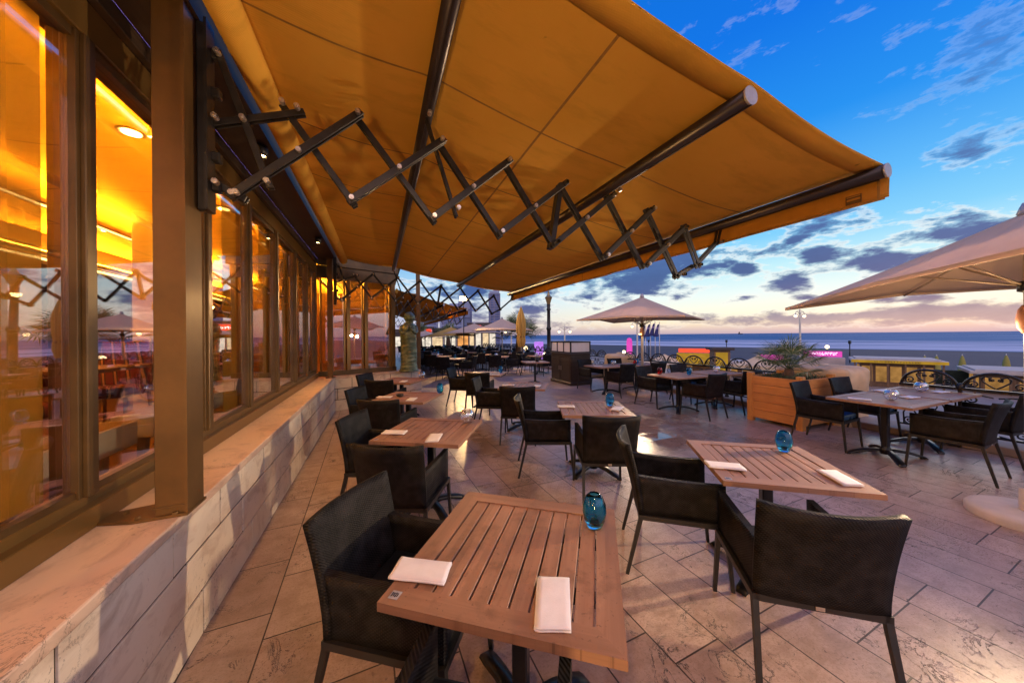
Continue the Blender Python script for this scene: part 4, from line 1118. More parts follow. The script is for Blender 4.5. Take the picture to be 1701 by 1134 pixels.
# ---------------------------------------------------------------- planter with fan palm
pl = empty('wooden_planter', (6.83, 3.53, 0)); tag(pl, 'square orange larch planter with corner posts, holding the fan palm', 'planter')
hx, hy, hz = .48, .42, .83
for s in (-1, 1):
    mb = MB()
    for j in range(5): mb.box((0, s * (hy - .02), .065 + j * .153 + .075), (2 * hx - .12, .030, .147), bev=.004)
    mb.build('side_boards', M['larch'], pl)
    mb = MB()
    for j in range(5): mb.box((0, s * (hx - .02), .065 + j * .153 + .075), (2 * hy - .12, .030, .147), bev=.004)
    o = mb.build('side_boards', M['larch'], pl); o.rotation_euler.z = pi / 2
    for t in (-1, 1):
        mb = MB(); mb.box((s * (hx - .035), t * (hy - .035), .44), (.095, .095, .88), bev=.006); mb.build('corner_post', M['larch_z'], pl)
mb = MB(); mb.box((0, 0, .70), (2 * hx - .1, 2 * hy - .1, .10)); mb.build('soil', M['soil'], pl)
def blades(mb, base, n, spread, hgt, w, rnd, mi=0):
    for j in range(n):
        a = rnd.uniform(0, 2 * pi); r = spread * math.sqrt(rnd.random()); p = Vector(base) + Vector((r * cos(a), r * sin(a), 0))
        h = hgt * rnd.uniform(.5, 1.1); le = Vector((rnd.gauss(0, .35), rnd.gauss(0, .35), 1)); sd_ = Vector((-sin(a), cos(a), 0)) * w
        m_ = p + le * h * .55; t_ = p + Vector((le.x * 1.9, le.y * 1.9, .8)) * h
        mb.verts_faces([p - sd_, p + sd_, m_ + sd_ * .8, m_ - sd_ * .8, t_], [(0, 1, 2, 3), (3, 2, 4)], mi=mi)
rp_ = random.Random(31)
mb = MB()
for cx in (-.3, -.1, .1, .3):
    for cy in (-.25, 0, .25): blades(mb, (cx, cy, .74), 70, .16, .17, .006, rp_)
o = mb.build('ground_cover', M['grass'], None, (6.83, 3.53, 0)); tag(o, 'low green ground cover growing round the palm in the wooden planter', 'plant', None, 'stuff')
def fan_palm(loc, label, scale=1.0, nfr=30, seed=1, stem=.25):
    r_ = random.Random(seed); root = empty('fan_palm', loc); tag(root, label, 'palm'); root.scale = (scale,) * 3
    mb = MB(); mb.lathe([(.10, 0), (.11, .08), (.085, stem * .7), (.07, stem)], (0, 0, 0), 12); mb.build('trunk', M['bark'], root)
    mb = MB()
    for i in range(nfr):
        az_ = i * 2.39996 + r_.uniform(-.3, .3); el_ = radians(r_.choice((80, 66, 52, 40, 26, 12)) + r_.uniform(-8, 8))
        L = r_.uniform(.30, .52); d0 = Vector((cos(az_) * cos(el_), sin(az_) * cos(el_), sin(el_)))
        b0 = Vector((0, 0, stem * .9)); b1 = b0 + d0 * L + Vector((0, 0, -.10 * cos(el_) * L))
        mb.tube([b0, (b0 + b1) / 2 + Vector((0, 0, .02)), b1], [.008, .006, .005], 5)
        side = d0.cross(Vector((0, 0, 1)))
        side = side.normalized() if side.length > .05 else Vector((1, 0, 0))
        nrm = side.cross(d0).normalized(); fl_ = r_.uniform(.30, .44); nb = 19
        tw = r_.uniform(-.5, .5); side2 = side * cos(tw) + nrm * sin(tw)
        for j in range(nb):
            t = (j / (nb - 1) - .5) * radians(215)
            dv = (d0 * cos(t) + side2 * sin(t)).normalized(); ln = fl_ * (1 - .25 * abs(t) / 2) * r_.uniform(.9, 1.05)
            pv = dv.cross(nrm); pv = pv.normalized() * .0095 if pv.length > .01 else side * .0095
            m_ = b1 + dv * ln * .55 + nrm * .018; e_ = b1 + dv * ln - Vector((0, 0, .10 * ln + .05 * r_.random()))
            mb.verts_faces([b1, m_ + pv, e_, m_ - pv, m_ - nrm * .006], [(0, 1, 4), (1, 2, 4), (2, 3, 4), (3, 0, 4)], mi=1 if (i + j) % 4 == 0 else 0)
    mb.build('crown', [M['frond'], M['frond_pale']], root)
    return root
fan_palm((6.85, 3.55, .74), 'spiky green fan palm in the square wooden planter', .86, 22, 4)
fp2 = fan_palm((6.9, 15.9, .55), 'tall fan palm on the far terrace behind the closed yellow parasol', 2.0, 30, 9, .5)
fan_palm((3.2, 28.5, .55), 'fan palm standing before the lit shop fronts, left one', 2.0, 26, 12, .5)
fan_palm((5.4, 27.5, .55), 'fan palm standing before the lit shop fronts, right one', 2.0, 26, 15, .5)
for i, q in enumerate(((6.9, 15.9), (3.2, 28.5), (5.4, 27.5))):
    r0 = empty('wooden_planter', (q[0], q[1], 0)); tag(r0, ('square planter under the far palm by the closed parasol', 'square planter under the left palm at the shop fronts', 'square planter under the right palm at the shop fronts')[i], 'planter')
    mb = MB(); mb.box((0, 0, .31), (.8, .8, .56)); mb.build('side_boards', M['larch'], r0)
    mb = MB()
    for sx in (-1, 1):
        for sy in (-1, 1): mb.box((sx * .38, sy * .38, .32), (.09, .09, .64))
    mb.build('corner_posts', M['larch_z'], r0)

# ---------------------------------------------------------------- service station
ss = empty('service_station', (5.93, 9.38, 0)); tag(ss, 'dark brown waiter station with a white glazed screen on top', 'service station')
mb = MB(); mb.box((0, 0, .52), (.74, 1.24, .92), bev=.006); mb.box((0, 0, .05), (.80, 1.30, .10), bev=.01); mb.box((0, 0, .995), (.80, 1.30, .04), bev=.006); mb.box((0, 0, .90), (.77, 1.27, .02)); mb.build('cabinet', M['cabinet'], ss)
for j in (-1, 1):
    mb = MB(); mb.box((-.374, j * .30, .50), (.016, .54, .70), bev=.004); dr = mb.build('door', M['cabinet'], ss)
    mb = MB(); mb.box((-.39, j * .06, .52), (.02, .02, .14), bev=.004); mb.build('handle', M['badge'], dr)
mb = MB(); mb.box((0, -.626, .50), (.62, .016, .70), bev=.004); mb.build('end_panel', M['cabinet'], ss)
mb = MB()
for zz in (1.04, 1.375):
    for sx in (-.36, .36): mb.box((sx, 0, zz), (.04, 1.26, .035))
    for sy in (-.61, .61): mb.box((0, sy, zz), (.68, .04, .034))
for sx in (-.36, .36):
    for sy in (-.61, -.2033, .2033, .61): mb.box((sx, sy, 1.2075), (.038, .038, .30))
mb.build('screen_frame', M['iron'], ss)
mb = MB()
for sx in (-.36, .36):
    for sy in (-.407, 0, .407): mb.box((sx, sy, 1.2075), (.012, .366, .298))
for sy in (-.61, .61): mb.box((0, sy, 1.2075), (.68, .012, .298))
mb.build('screen_panel', M['frost'], ss)

# ---------------------------------------------------------------- green bronze figure on the corner wall
sc = empty('bronze_figure', (.67, 8.38, .745)); tag(sc, 'green bronze figure wrapped in ringed cloth, standing on the corner wall', 'sculpture')
def figure(u, v):
    a = 2 * pi * u; H = 1.44; z_ = v * H
    prof = [(0, .205), (.05, .195), (.12, .178), (.30, .182), (.55, .176), (.68, .172), (.72, .160), (.78, .142), (.815, .105), (.84, .082), (.86, .098), (.90, .122), (.94, .118), (.975, .085), (1, 0)]
    for (a0, r0), (a1, r1) in zip(prof, prof[1:]):
        if v <= a1: t = (v - a0) / (a1 - a0); t = t * t * (3 - 2 * t); rr = r0 + (r1 - r0) * t; break
    ring = .0035 * sin(z_ * 62 + 1.3 * sin(a * 2) + 2 * mnoise.noise(Vector((cos(a), sin(a), z_ * 2)))) * (1 if v < .66 else 0)
    fold = .010 * sin(a * 5 + z_ * 6) * (1 if .5 < v < .82 else .3)
    hd = .03 if v > .83 else 0
    sh = 1 + (.24 if .66 < v < .80 else .06) * abs(cos(a)) ** 2
    r = (rr + ring + fold + .006 * mnoise.noise(Vector((cos(a) * 6, sin(a) * 6, z_ * 9)))) if rr > 0 else 0
    return Vector((r * sh * cos(a) + hd * .6, r * .92 * sin(a) - hd, z_))
mb = MB(); mb.grid(figure, 48, 90); bmesh.ops.remove_doubles(mb.bm, verts=mb.bm.verts, dist=1e-4)
body = mb.build('body', M['patina'], sc)
mb = MB()
for s in (-1, 1):
    mb.tube([Vector((s * .165, .0, 1.10)), Vector((s * .185, -.06, .98)), Vector((s * .15, -.15, .93)), Vector((s * .05, -.18, 1.02)), Vector((s * .02, -.155, 1.12))], [.045, .045, .04, .032, .028], 10)
mb.build('folded_arms', M['patina'], sc)
mb = MB(); mb.lathe([(0, 1.462), (.06, 1.45), (.115, 1.39), (.13, 1.32), (.12, 1.27), (.10, 1.25)], (.018, .0, 0), 20); mb.build('hair', M['patina'], sc)
mb = MB(); mb.lathe([(.0, 0), (.23, 0), (.23, .02), (.20, .03), (0, .03)], (0, 0, 0), 20); mb.build('base_plate', M['patina'], sc)

# ---------------------------------------------------------------- parasols
def parasol(label, loc, corners, apex, hub, pole_r=.03, base_r=.42, mat='canvas', sag=.06, group='open parasols', cap=True):
    """corners: canopy corners relative to the pole foot"""
    root = empty('parasol', loc); tag(root, label, 'parasol', group)
    cs = [Vector(c) for c in corners]; n = len(cs); A = Vector((0, 0, apex)); N = 10
    mb = MB()
    for i in range(n):
        p, q = cs[i], cs[(i + 1) % n]; mid = (p + q) / 2; mid += (A - mid) * .06; mid.z += .015
        for (a, b) in ((p, mid), (mid, q)):
            def fn(u, v):
                e = a + (b - a) * v; P = A + (e - A) * u
                P.z -= sag * sin(pi * u) * (1 - .55 * abs(2 * v - 1)) ; P.z -= .010 * sin(pi * v) * u
                return P
            mb.grid(fn, N, 6)
    bmesh.ops.remove_doubles(mb.bm, verts=mb.bm.verts, dist=2e-3)
    bmesh.ops.solidify(mb.bm, geom=mb.bm.faces[:], thickness=.004)
    cn = mb.build('canopy', M[mat], root)
    mb = MB()
    for i in range(n):
        p, q = cs[i], cs[(i + 1) % n]
        for a, b in ((p, q),):
            mid = (a + b) / 2; mid += (A - mid) * .06; mid.z += .015
            mb.bar(a + Vector((0, 0, -.006)), mid + Vector((0, 0, -.012)), .004, .035); mb.bar(mid + Vector((0, 0, -.012)), b + Vector((0, 0, -.006)), .004, .035)
    mb.build('hem', M[mat], cn)
    mb = MB(); mb.tube([(0, 0, .04), (0, 0, apex - .03)], pole_r, 14); mb.build('pole', M['pole_alu'], root)
    mb = MB(); mb.lathe([(pole_r, hub - .06), (pole_r + .03, hub - .05), (pole_r + .03, hub + .03), (pole_r, hub + .04)], (0, 0, 0), 14); mb.build('hub', M['iron'], root)
    for i in range(n):
        p, q = cs[i], cs[(i + 1) % n]; mid = (p + q) / 2; mid += (A - mid) * .06
        for e in (p, mid):
            mb = MB(); t0 = A + (e - A) * .03; t1 = A + (e - A) * .985
            off = Vector((0, 0, -.02))
            pts = [A + (e - A) * t + off + Vector((0, 0, -sag * sin(pi * t) * (.45 if e is p else 1.0))) for t in (.03, .25, .5, .75, .985)]
            mb.tube(pts, .010, 6); rb_ = mb.build('rib', M['rib'], root)
            mb = MB(); mb.tube([Vector((0, 0, hub)) + (e - Vector((0, 0, e.z))).normalized() * pole_r, pts[2]], .0095, 6); mb.build('strut', M['rib'], rb_)
    if cap:
        mb = MB(); mb.lathe([(0, apex + .085), (.03, apex + .08), (.045, apex + .04), (.06, apex - .01), (.05, apex - .02)], (0, 0, 0), 16); mb.build('finial', M['cap'], root)
    if base_r:
        mb = MB(); mb.lathe([(0, .085), (base_r * .80, .085), (base_r * .95, .07), (base_r, .05), (base_r, .0)], (0, 0, 0), 40); mb.lathe([(pole_r + .03, .085), (pole_r + .03, .26), (pole_r, .27)], (0, 0, 0), 14); mb.build('base', M['concrete'], root)
    return root
parasol('large mauve parasol at the right edge, over the near pair of tables', (5.06, .885, 0), [(-1.60, -.29, 2.075), (-.33, 1.60, 1.905), (1.55, .30, 2.09), (.25, -1.57, 2.22)], 2.60, 1.985, .028, .335, sag=.05)
def sq(R, ang, z_): return [(R * cos(ang + q * pi / 2), R * sin(ang + q * pi / 2), z_) for q in range(4)]
a0 = math.atan2(-.994 * cos(YAW) - .11 * sin(YAW), -.994 * sin(YAW) + .11 * cos(YAW))
parasol('mauve square parasol standing between the second and third pairs by the railing', (6.5, 6.72, 0), sq(1.80, a0, 1.985), 2.60, 1.85, .035, .40, sag=.05)
parasol('mauve parasol on the far terrace, left of the closed yellow one', (5.95, 15.95, 0), sq(2.05, .45, 1.85), 2.49, 1.75, .035, .40)
parasol('mauve parasol farther back, half hidden behind another mauve parasol', (5.42, 19.4, 0), sq(2.1, .3, 1.75), 2.36, 1.65, .035, .40)
parasol('yellow parasol lit from below in front of the shop fronts', (4.6, 22.4, 0), sq(2.3, .55, 1.60), 2.22, 1.5, .035, .40, 'canvas_yellow')
parasol('pale parasol farthest to the left before the shop fronts', (3.3, 26.0, 0), sq(1.9, .2, 1.55), 2.02, 1.5, .035, .40)
M['timber_cap'] = simple('rose_brown_lamp_body', (.30, .14, .11), .5, 0, .1, 10)
for nm_, (x, y, z_, e_) in (('assumed pale oval lamp clamped to the pole of the right edge parasol', (5.06, .885, 1.70, 640)), ('assumed small lamp clamped high on the pole of the middle mauve parasol', (6.5, 6.72, 1.66, 260))):  # pole lamps are assumed, to give the warm light across the terrace
    r = empty('assumed_parasol_lamp', (x, y, z_)); tag(r, nm_, 'lamp', 'assumed lamps clamped to parasol poles')
    mb = MB(); mb.lathe([(.034, -.12), (.060, -.07), (.066, 0), (.055, .08), (.034, .12)], (0, 0, 0), 20); mb.build('lamp_body', M['timber_cap'], r)
    mb = MB(); mb.lathe([(.0, -.02), (.03, -.02), (.035, -.0), (.0, .0)], (-.10, -.03, -.05), 14); mb.bar((-.06, -.02, -.045), (-.10, -.03, -.045), .02, .012); mb.build('lamp_lens', M['led_line'], r)
    l = bpy.data.lights.new('lamp_light', 'SPOT'); l.energy = e_; l.color = (1, .70, .42); l.shadow_soft_size = .06; l.spot_size = radians(112); l.spot_blend = .8
    o = bpy.data.objects.new('lamp_light', l); COL.objects.link(o); o.parent = r; o.location = (-.13, -.04, -.06); o.rotation_euler = Vector((-1, .10 if x < 6 else -.6, .18)).to_track_quat('-Z', 'Y').to_euler()
    if x < 6:
        l = bpy.data.lights.new('fill_glow', 'POINT'); l.energy = 11; l.color = (1, .62, .28); l.shadow_soft_size = .08  # extra fill glow added to warm the planter and canopy
        o = bpy.data.objects.new('fill_glow', l); COL.objects.link(o); o.parent = r; o.location = (.02, .16, -.10)
#CP
cp = empty('closed_parasol', (6.23, 14.1, 0)); tag(cp, 'closed yellow parasol with its cloth tied, on a round concrete base', 'parasol')
def furl(u, v):
    a = 2 * pi * u; z_ = 1.05 + v * 1.88
    rr = [.10, .17, .15, .19, .20, .17, .11, .03]; t = v * 7; i = min(int(t), 6); r = rr[i] + (rr[i + 1] - rr[i]) * (t - i)
    return Vector(((r + .050 * sin(a * 7 + 2 * v) * min(1, 3 * (1 - v))) * cos(a), (r + .050 * sin(a * 7 + 2 * v) * min(1, 3 * (1 - v))) * sin(a), z_))
mb = MB(); mb.grid(furl, 84, 28); mb.build('furled_cloth', M['canvas_yellow'], cp)
mb = MB(); mb.tube([(0, 0, .04), (0, 0, 3.0)], .032, 12); mb.build('pole', M['pole_alu'], cp)
mb = MB(); mb.lathe([(.165, 1.50), (.182, 1.51), (.182, 1.56), (.165, 1.57)], (0, 0, 0), 20); mb.build('strap', M['seam'], cp)
mb = MB(); mb.lathe([(0, .09), (.42, .09), (.50, .06), (.50, 0)], (0, 0, 0), 36); mb.build('base', M['concrete'], cp)

# ---------------------------------------------------------------- street lamps
def twin_lamp(label, loc, h, lit=True, sc_=1.0):
    r = empty('street_lamp', loc); tag(r, label, 'street lamp', 'cream twin street lamps')
    mb = MB(); mb.lathe([(.20, 0), (.20, .25), (.12, .35), (.085, 1.2), (.075, h - .6), (.05, h - .2), (.05, h), (.02, h + .12), (0, h + .3)], (0, 0, 0), 14); mb.build('post', M['pole_alu'], r)
    for s in (-1, 1):
        mb = MB(); mb.tube([Vector((0, 0, h - .42)), Vector((s * .25, 0, h - .18)), Vector((s * .52, 0, h - .12)), Vector((s * .68, 0, h - .28)), Vector((s * .68, 0, h - .38))], .028, 8)
        mb.tube([Vector((0, 0, h - .12)), Vector((s * .2, 0, h - .02)), Vector((s * .42, 0, h - .12))], .02, 6); ar = mb.build('lamp_arm', M['pole_alu'], r)
        mb = MB(); mb.lathe([(.04, h - .36), (.16, h - .42), (.20, h - .46)], (s * .68, 0, 0), 14); mb.build('lamp_hood', M['pole_alu'], ar)
        mb = MB(); mb.lathe([(0, h - .44), (.10, h - .46), (.13, h - .55), (.09, h - .64), (0, h - .67)], (s * .68, 0, 0), 14); mb.build('globe', M['street_bulb'] if lit else M['frost'], ar)
    return r
M['street_bulb'] = emit('street_lamp_globe', (1, .72, .36), 5)
twin_lamp('cream twin street lamp rising behind the wooden planter', (35.95, 17.72, -2.5), 6.2)
twin_lamp('cream twin street lamp behind the mauve parasol, beside the flags', (25.7, 27.3, -2.5), 5.5)
twin_lamp('cream twin street lamp with two lit globes behind the service station', (18.5, 30.3, -2.5), 5.0)
twin_lamp('cream twin street lamp behind the far mauve parasol', (13.4, 33.0, -2.5), 5.0)
dp = empty('lamp_post', (9.66, 17.66, -2.5)); tag(dp, 'dark ornate lamp post with a lantern, rising behind the service station', 'lamp post')
mb = MB(); mb.lathe([(.28, 0), (.28, .5), (.20, .7), (.15, 1.0), (.13, 3.0), (.16, 3.05), (.16, 3.12), (.12, 3.2), (.115, 4.4), (.15, 4.45), (.15, 4.55), (.11, 4.62), (.10, 5.6), (.15, 5.68), (.10, 5.76), (.12, 6.0)], (0, 0, 0), 16); mb.build('post', M['arm'], dp)
mb = MB(); mb.lathe([(.10, 6.0), (.19, 6.30), (.24, 6.42), (.10, 6.55), (.05, 6.70), (.07, 6.75), (0, 6.85)], (0, 0, 0), 8, False); mb.build('lantern', M['grille'], dp)

# the strong lamp under the second awning
fl_ = empty('flood_lamp', (3.85, 15.7, 0)); tag(fl_, 'dazzling warm flood lamp on a slim dark pole beyond the second awning', 'lamp')
mb = MB(); mb.tube([(0, 0, 0), (0, 0, 3.3)], .025, 10); mb.build('pole', M['iron'], fl_)
mb = MB(); mb.box((0, .05, 3.42), (.40, .10, .26), bev=.02); mb.build('lamp_housing', M['iron'], fl_)
mb = MB(); mb.box((0, -.004, 3.42), (.34, .012, .20), bev=.004); mb.build('lamp_lens', emit('flood_lamp_lens', (1, .70, .32), 60), fl_)
l = bpy.data.lights.new('lamp_light', 'SPOT'); l.energy = 900; l.color = (1, .60, .24); l.spot_size = radians(120); l.spot_blend = .6; l.shadow_soft_size = .12
o = bpy.data.objects.new('lamp_light', l); COL.objects.link(o); o.parent = fl_; o.location = (0, -.08, 3.42); o.rotation_euler = Vector((.05, -1, -.42)).to_track_quat('-Z', 'Y').to_euler()

# ---------------------------------------------------------------- flags, kiosks and beach pavilions below the terrace
m, k = material('navy_flag_cloth'); p = k.coord('Object'); px, py, pz = k.xyz(p)
c_ = k.mix(k.ramp(k.math('ABSOLUTE', k.math('SUBTRACT', pz, -.55)), [(.10, 1), (.13, 0)]), (.03, .035, .16), (.30, .22, .45))
pbr(k, c_, .8); M['flag'] = m
for i, (x, y, h) in enumerate(((30.3, 30.8, 5.3), (30.9, 30.6, 5.5), (31.45, 30.4, 5.6), (31.95, 30.2, 5.5))):
    r = empty('flag_pole', (x, y, -2.5)); tag(r, 'navy flag on a slim white pole, %s of the row of four behind the parasol' % ('leftmost', 'second', 'third', 'rightmost')[i], 'flag', 'navy flags')
    mb = MB(); mb.tube([(0, 0, 0), (0, 0, h)], [.06, .035], 10); mb.lathe([(0, h + .12), (.05, h + .06), (.04, h), (0, h)], (0, 0, 0), 10); mb.build('pole', M['pole_alu'], r)
    mb = MB(); mb.grid(lambda u, v: Vector((-.03 - u * (.55 + .35 * v), .12 * sin(u * 5 + v * 2), -.05 - v * 1.55 - u * .35 * (1 - v))), 8, 10, thick=.01); o = mb.build('flag', M['flag'], r); o.location = (0, 0, h - .1)

def text_strip(parent, name, txt, mat, size, loc, rot):
    cu = bpy.data.curves.new(name, 'FONT'); cu.body = txt; cu.size = size; cu.extrude = .01; cu.align_x = 'CENTER'; cu.align_y = 'CENTER'; cu.resolution_u = 3
    t = bpy.data.objects.new('lettering_curve', cu); me = bpy.data.meshes.new_from_object(t); bpy.data.objects.remove(t)
    me.materials.clear(); me.materials.append(mat)
    o = bpy.data.objects.new(name, me); COL.objects.link(o)
    o.parent = parent; o.location = loc; o.rotation_euler = rot
    return o
def scribble(parent, w, h, mat, loc, seed, n):
    """a row of small strokes where the photograph shows lettering too small to read"""
    r_ = random.Random(seed); mb = MB(); x = -w / 2
    for i in range(n):
        cw = w / n * .8
        mb.box((x + cw * .15, 0, 0), (cw * .22, .02, h * r_.uniform(.75, 1)))
        if r_.random() < .7: mb.box((x + cw * .6, 0, h * r_.choice((-.38, 0, .38))), (cw * .62, .018, h * .2))
        if r_.random() < .6: mb.box((x + cw * .8, 0, h * r_.choice((-.2, .2, 0))), (cw * .2, .016, h * .55), (0, r_.uniform(-.4, .4), 0))
        x += w / n
    return mb.build('lettering', mat, parent, loc)
M['yellow_lit'] = emit('yellow_lit_panel', (1, .56, .06), .36, .5, 1.5)
M['warm_window'] = emit('warm_lit_window', (1, .50, .14), .30, .9, 2.2)
M['pink_neon'] = emit('pink_neon', (1, .10, .62), .75, .3, 2)
M['white_sign'] = emit('white_lit_sign', (1, .95, .85), 3)
M['red_sign'] = emit('red_lit_sign', (1, .07, .03), 1.6, .3, 3)
M['pink_letters'] = emit('pale_pink_letters', (1, .62, .86), 2.2)
M['roof_pale'] = simple('pale_pavilion_roof', (.50, .44, .38), .7, 0, .15, 1.5)
M['roof_dark'] = simple('dark_pavilion_roof', (.06, .045, .04), .7, 0, .2, 2)
M['timber'] = mat_wood('brown_pavilion_timber', (.16, .09, .045), (.26, .15, .075), 'z', .6)
M['green_hedge'] = simple('dark_green_fence', (.03, .045, .025), .8, 0, .4, 6)
M['tent'] = simple('cream_tent_cloth', (.70, .52, .30), .8, 0, .1, 2)
def pavilion(label, loc, rz, L, Wd, H, roof, fascia=None, letters=None, windows=5, over=.5):
    r = empty('beach_pavilion', loc, rz); tag(r, label, 'pavilion', 'beach pavilions below the terrace')
    mb = MB(); mb.box((0, 0, H / 2), (L, Wd, H - .02)); mb.build('wall', M['timber'], r)
    mb = MB(); mb.box((0, 0, H + .10), (L + 2 * over, Wd + 2 * over, .20), bev=.02); mb.box((0, 0, H + .24), (L + over, Wd + over, .08)); mb.build('roof', M[roof], r)
    if fascia:
        mb = MB(); mb.box((0, -Wd / 2 - over - .03, H + .06), (L + 2 * over, .05, .20)); f_ = mb.build('sign_band', M[fascia], r)
        if letters: scribble(f_, L * .62, .10, M['roof_dark'], (0, -Wd / 2 - over - .06, H + .06), 4, letters)
    w = L / windows
    for i in range(windows):
        mb = MB(); xx = -L / 2 + w * (i + .5); mb.box((xx, -Wd / 2 - .02, H * .52), (w * .86, .05, H * .72)); fr = mb.build('window', M['timber'], r)
        mb = MB(); mb.box((xx, -Wd / 2 - .05, H * .52), (w * .76, .02, H * .62)); mb.build('pane', M['warm_window'], fr)
    for i in range(windows + 1):
        mb = MB(); mb.box((-L / 2 - over * .6 + (L + 1.2 * over) * i / windows, -Wd / 2 - over * .8, H / 2), (.09, .09, H)); mb.build('post', M['timber'], r)
    for s in (-1, 1):
        mb = MB(); mb.box((s * (L / 2 + .02), 0, H * .52), (.05, Wd * .7, H * .6)); mb.build('side_window', M['warm_window'], r)
    return r
TZ = -2.5
pavilion('wooden beach pavilion with a yellow lettered sign band behind the arched railing', (36.6, 12.1, TZ), radians(-66), 3.6, 2.8, 1.85, 'roof_pale', 'yellow_lit', 16)
pavilion('long beach pavilion with pale flat roof and orange windows at the right', (40.5, 4.2, TZ), radians(-70), 10.0, 4, 1.3, 'roof_pale', None, None, 8)
pavilion('low beach pavilion with pale roof beyond the middle railing', (31.5, 22.0, TZ), radians(-60), 6, 3, 1.2, 'roof_pale', None, None, 4)
pavilion('low dark roofed beach pavilion far left of the flags', (20.5, 36.0, TZ), radians(-40), 7, 3.5, 1.6, 'roof_dark', None, None, 5)
o = None
mb = MB(); mb.box((0, 0, .55), (5, .2, 1.1)); o = mb.build('green_fence', M['green_hedge'], None, (41.3, 10.2, TZ), radians(-68)); tag(o, 'dark green fence between the lettered pavilion and the pale roof', 'fence')
kk = empty('kiosk', (21.3, 15.05, TZ), radians(-38)); tag(kk, 'narrow yellow lit kiosk with dark flat roof and a white sign side', 'kiosk')
mb = MB(); mb.box((0, 0, 1.5), (.95, .95, 3.0)); mb.build('wall', M['timber'], kk)
mb = MB(); mb.box((0, 0, 3.09), (1.35, 1.35, .18), bev=.02); mb.build('roof', M['roof_dark'], kk)
mb = MB(); mb.box((-.02, -.485, 1.6), (.70, .03, 2.5)); mb.build('lit_panel', M['yellow_lit'], kk)
mb = MB(); mb.box((.485, 0, 1.7), (.03, .7, 2.2)); sg = mb.build('sign', M['frost'], kk)
for j in range(3):
    mb = MB(); mb.box((.503, (-.1, .12, -.05)[j], 2.4 - j * .62), (.012, .24, .36), (.5 * j, 0, 0)); mb.build('sign_figure', M['iron'], sg)
yc = empty('market_stall', (25.0, 19.9, TZ), radians(-52)); tag(yc, 'stall with a sloping yellow canopy and a red sign on top', 'stall')
mb = MB(); mb.grid(lambda u, v: Vector(((u - .5) * 2.8, (v - .5) * 2.2, 1.55 + .85 * v + .02 * sin(u * 40))), 20, 6, thick=.05); mb.build('canopy', M['yellow_lit'], yc)
mb = MB(); mb.box((0, 1.1, 2.62), (2.5, .10, .34), bev=.02); mb.build('sign', M['red_sign'], yc)
mb = MB(); mb.box((0, .5, .8), (2.6, 1.0, 1.5)); mb.build('counter', M['timber'], yc)
for sx in (-1.35, 1.35):
    for sy in (-1.0, 1.0):
        mb = MB(); mb.tube([(sx, sy, 0), (sx, sy, 1.6 + (sy + 1) * .38)], .04, 8); mb.build('post', M['iron'], yc)
for i, (x, y, lab) in enumerate(((23.2, 21.4, 'cream tent roof left of the yellow stall'), (28.5, 16.9, 'cream tent roof just right of the narrow kiosk'), (17.8, 27.5, 'cream tent roof near the lit street lamp'))):
    r = empty('tent', (x, y, TZ), .3 * i); tag(r, lab, 'tent', 'cream tents on the promenade')
    mb = MB(); ap = Vector((0, 0, 2.35)); cs = [Vector((sx * 1.5, sy * 1.5, 1.55)) for sx, sy in ((-1, -1), (1, -1), (1, 1), (-1, 1))]
    for q in range(4): mb.grid(lambda u, v: ap + (cs[q] + (cs[(q + 1) % 4] - cs[q]) * v - ap) * u - Vector((0, 0, .12 * sin(pi * u))), 6, 4)
    for q in range(4): mb.bar(cs[q] - Vector((0, 0, .15)), cs[(q + 1) % 4] - Vector((0, 0, .15)), .02, .3)
    mb.build('roof', M['tent'], r)
    for c0 in cs:
        mb = MB(); mb.tube([(c0.x, c0.y, 0), (c0.x, c0.y, 1.55)], .03, 6); mb.build('post', M['pole_alu'], r)
    mb = MB(); mb.lathe([(0, 1.5), (.12, 1.42), (.12, 1.36), (0, 1.28)], (0, 0, 0), 10); mb.build('lamp', M['street_bulb'], r)
pk = empty('neon_sign', (37.8, 16.95, TZ), radians(-64)); tag(pk, 'wide pink neon sign with pale letters right of the palm', 'sign')
mb = MB(); mb.box((0, 0, 2.15), (2.6, .10, .52), bev=.02); mb.build('board', M['pink_neon'], pk)
scribble(pk, 2.1, .26, M['pink_letters'], (0, -.055, 2.18), 8, 12)
mb = MB(); mb.box((0, .6, .9), (3.0, 1.0, 1.8)); mb.build('base', M['roof_pale'], pk)
pk2 = empty('neon_sign', (33.3, 18.6, TZ), radians(-60)); tag(pk2, 'small pink neon sign left of the palm', 'sign')
mb = MB(); mb.box((0, 0, 1.9), (1.6, .10, .46), bev=.02); mb.build('board', M['pink_neon'], pk2)
mb = MB(); mb.box((-.7, .0, .8), (.08, .08, 1.7)); mb.build('post', M['iron'], pk2); mb = MB(); mb.box((.7, .0, .8), (.08, .08, 1.7)); mb.build('post', M['iron'], pk2)
pt = empty('lit_column', (24.9, 27.6, TZ)); tag(pt, 'tall rounded pink lit column left of the flags', 'advertising column')
mb = MB(); mb.lathe([(.36, .3), (.36, 3.3), (.28, 3.65), (0, 3.75)], (0, 0, 0), 16, True, 0, 1, .5); mb.build('lit_body', M['pink_neon'], pt)
mb = MB(); mb.lathe([(0, .3), (.42, .3), (.42, 0)], (0, 0, 0), 16); mb.build('base', M['iron'], pt)
pt2 = empty('lit_column', (13.8, 27.2, TZ)); tag(pt2, 'violet lit column left of the dark lamp post', 'advertising column')
mb = MB(); mb.box((0, 0, 1.9), (.9, .25, 3.2), bev=.08, seg=2); mb.build('lit_body', emit('violet_lit_panel', (.62, .25, 1.0), .9, .4, 2), pt2)
mb = MB(); mb.box((0, 0, .15), (1.0, .4, .3)); mb.build('base', M['iron'], pt2)
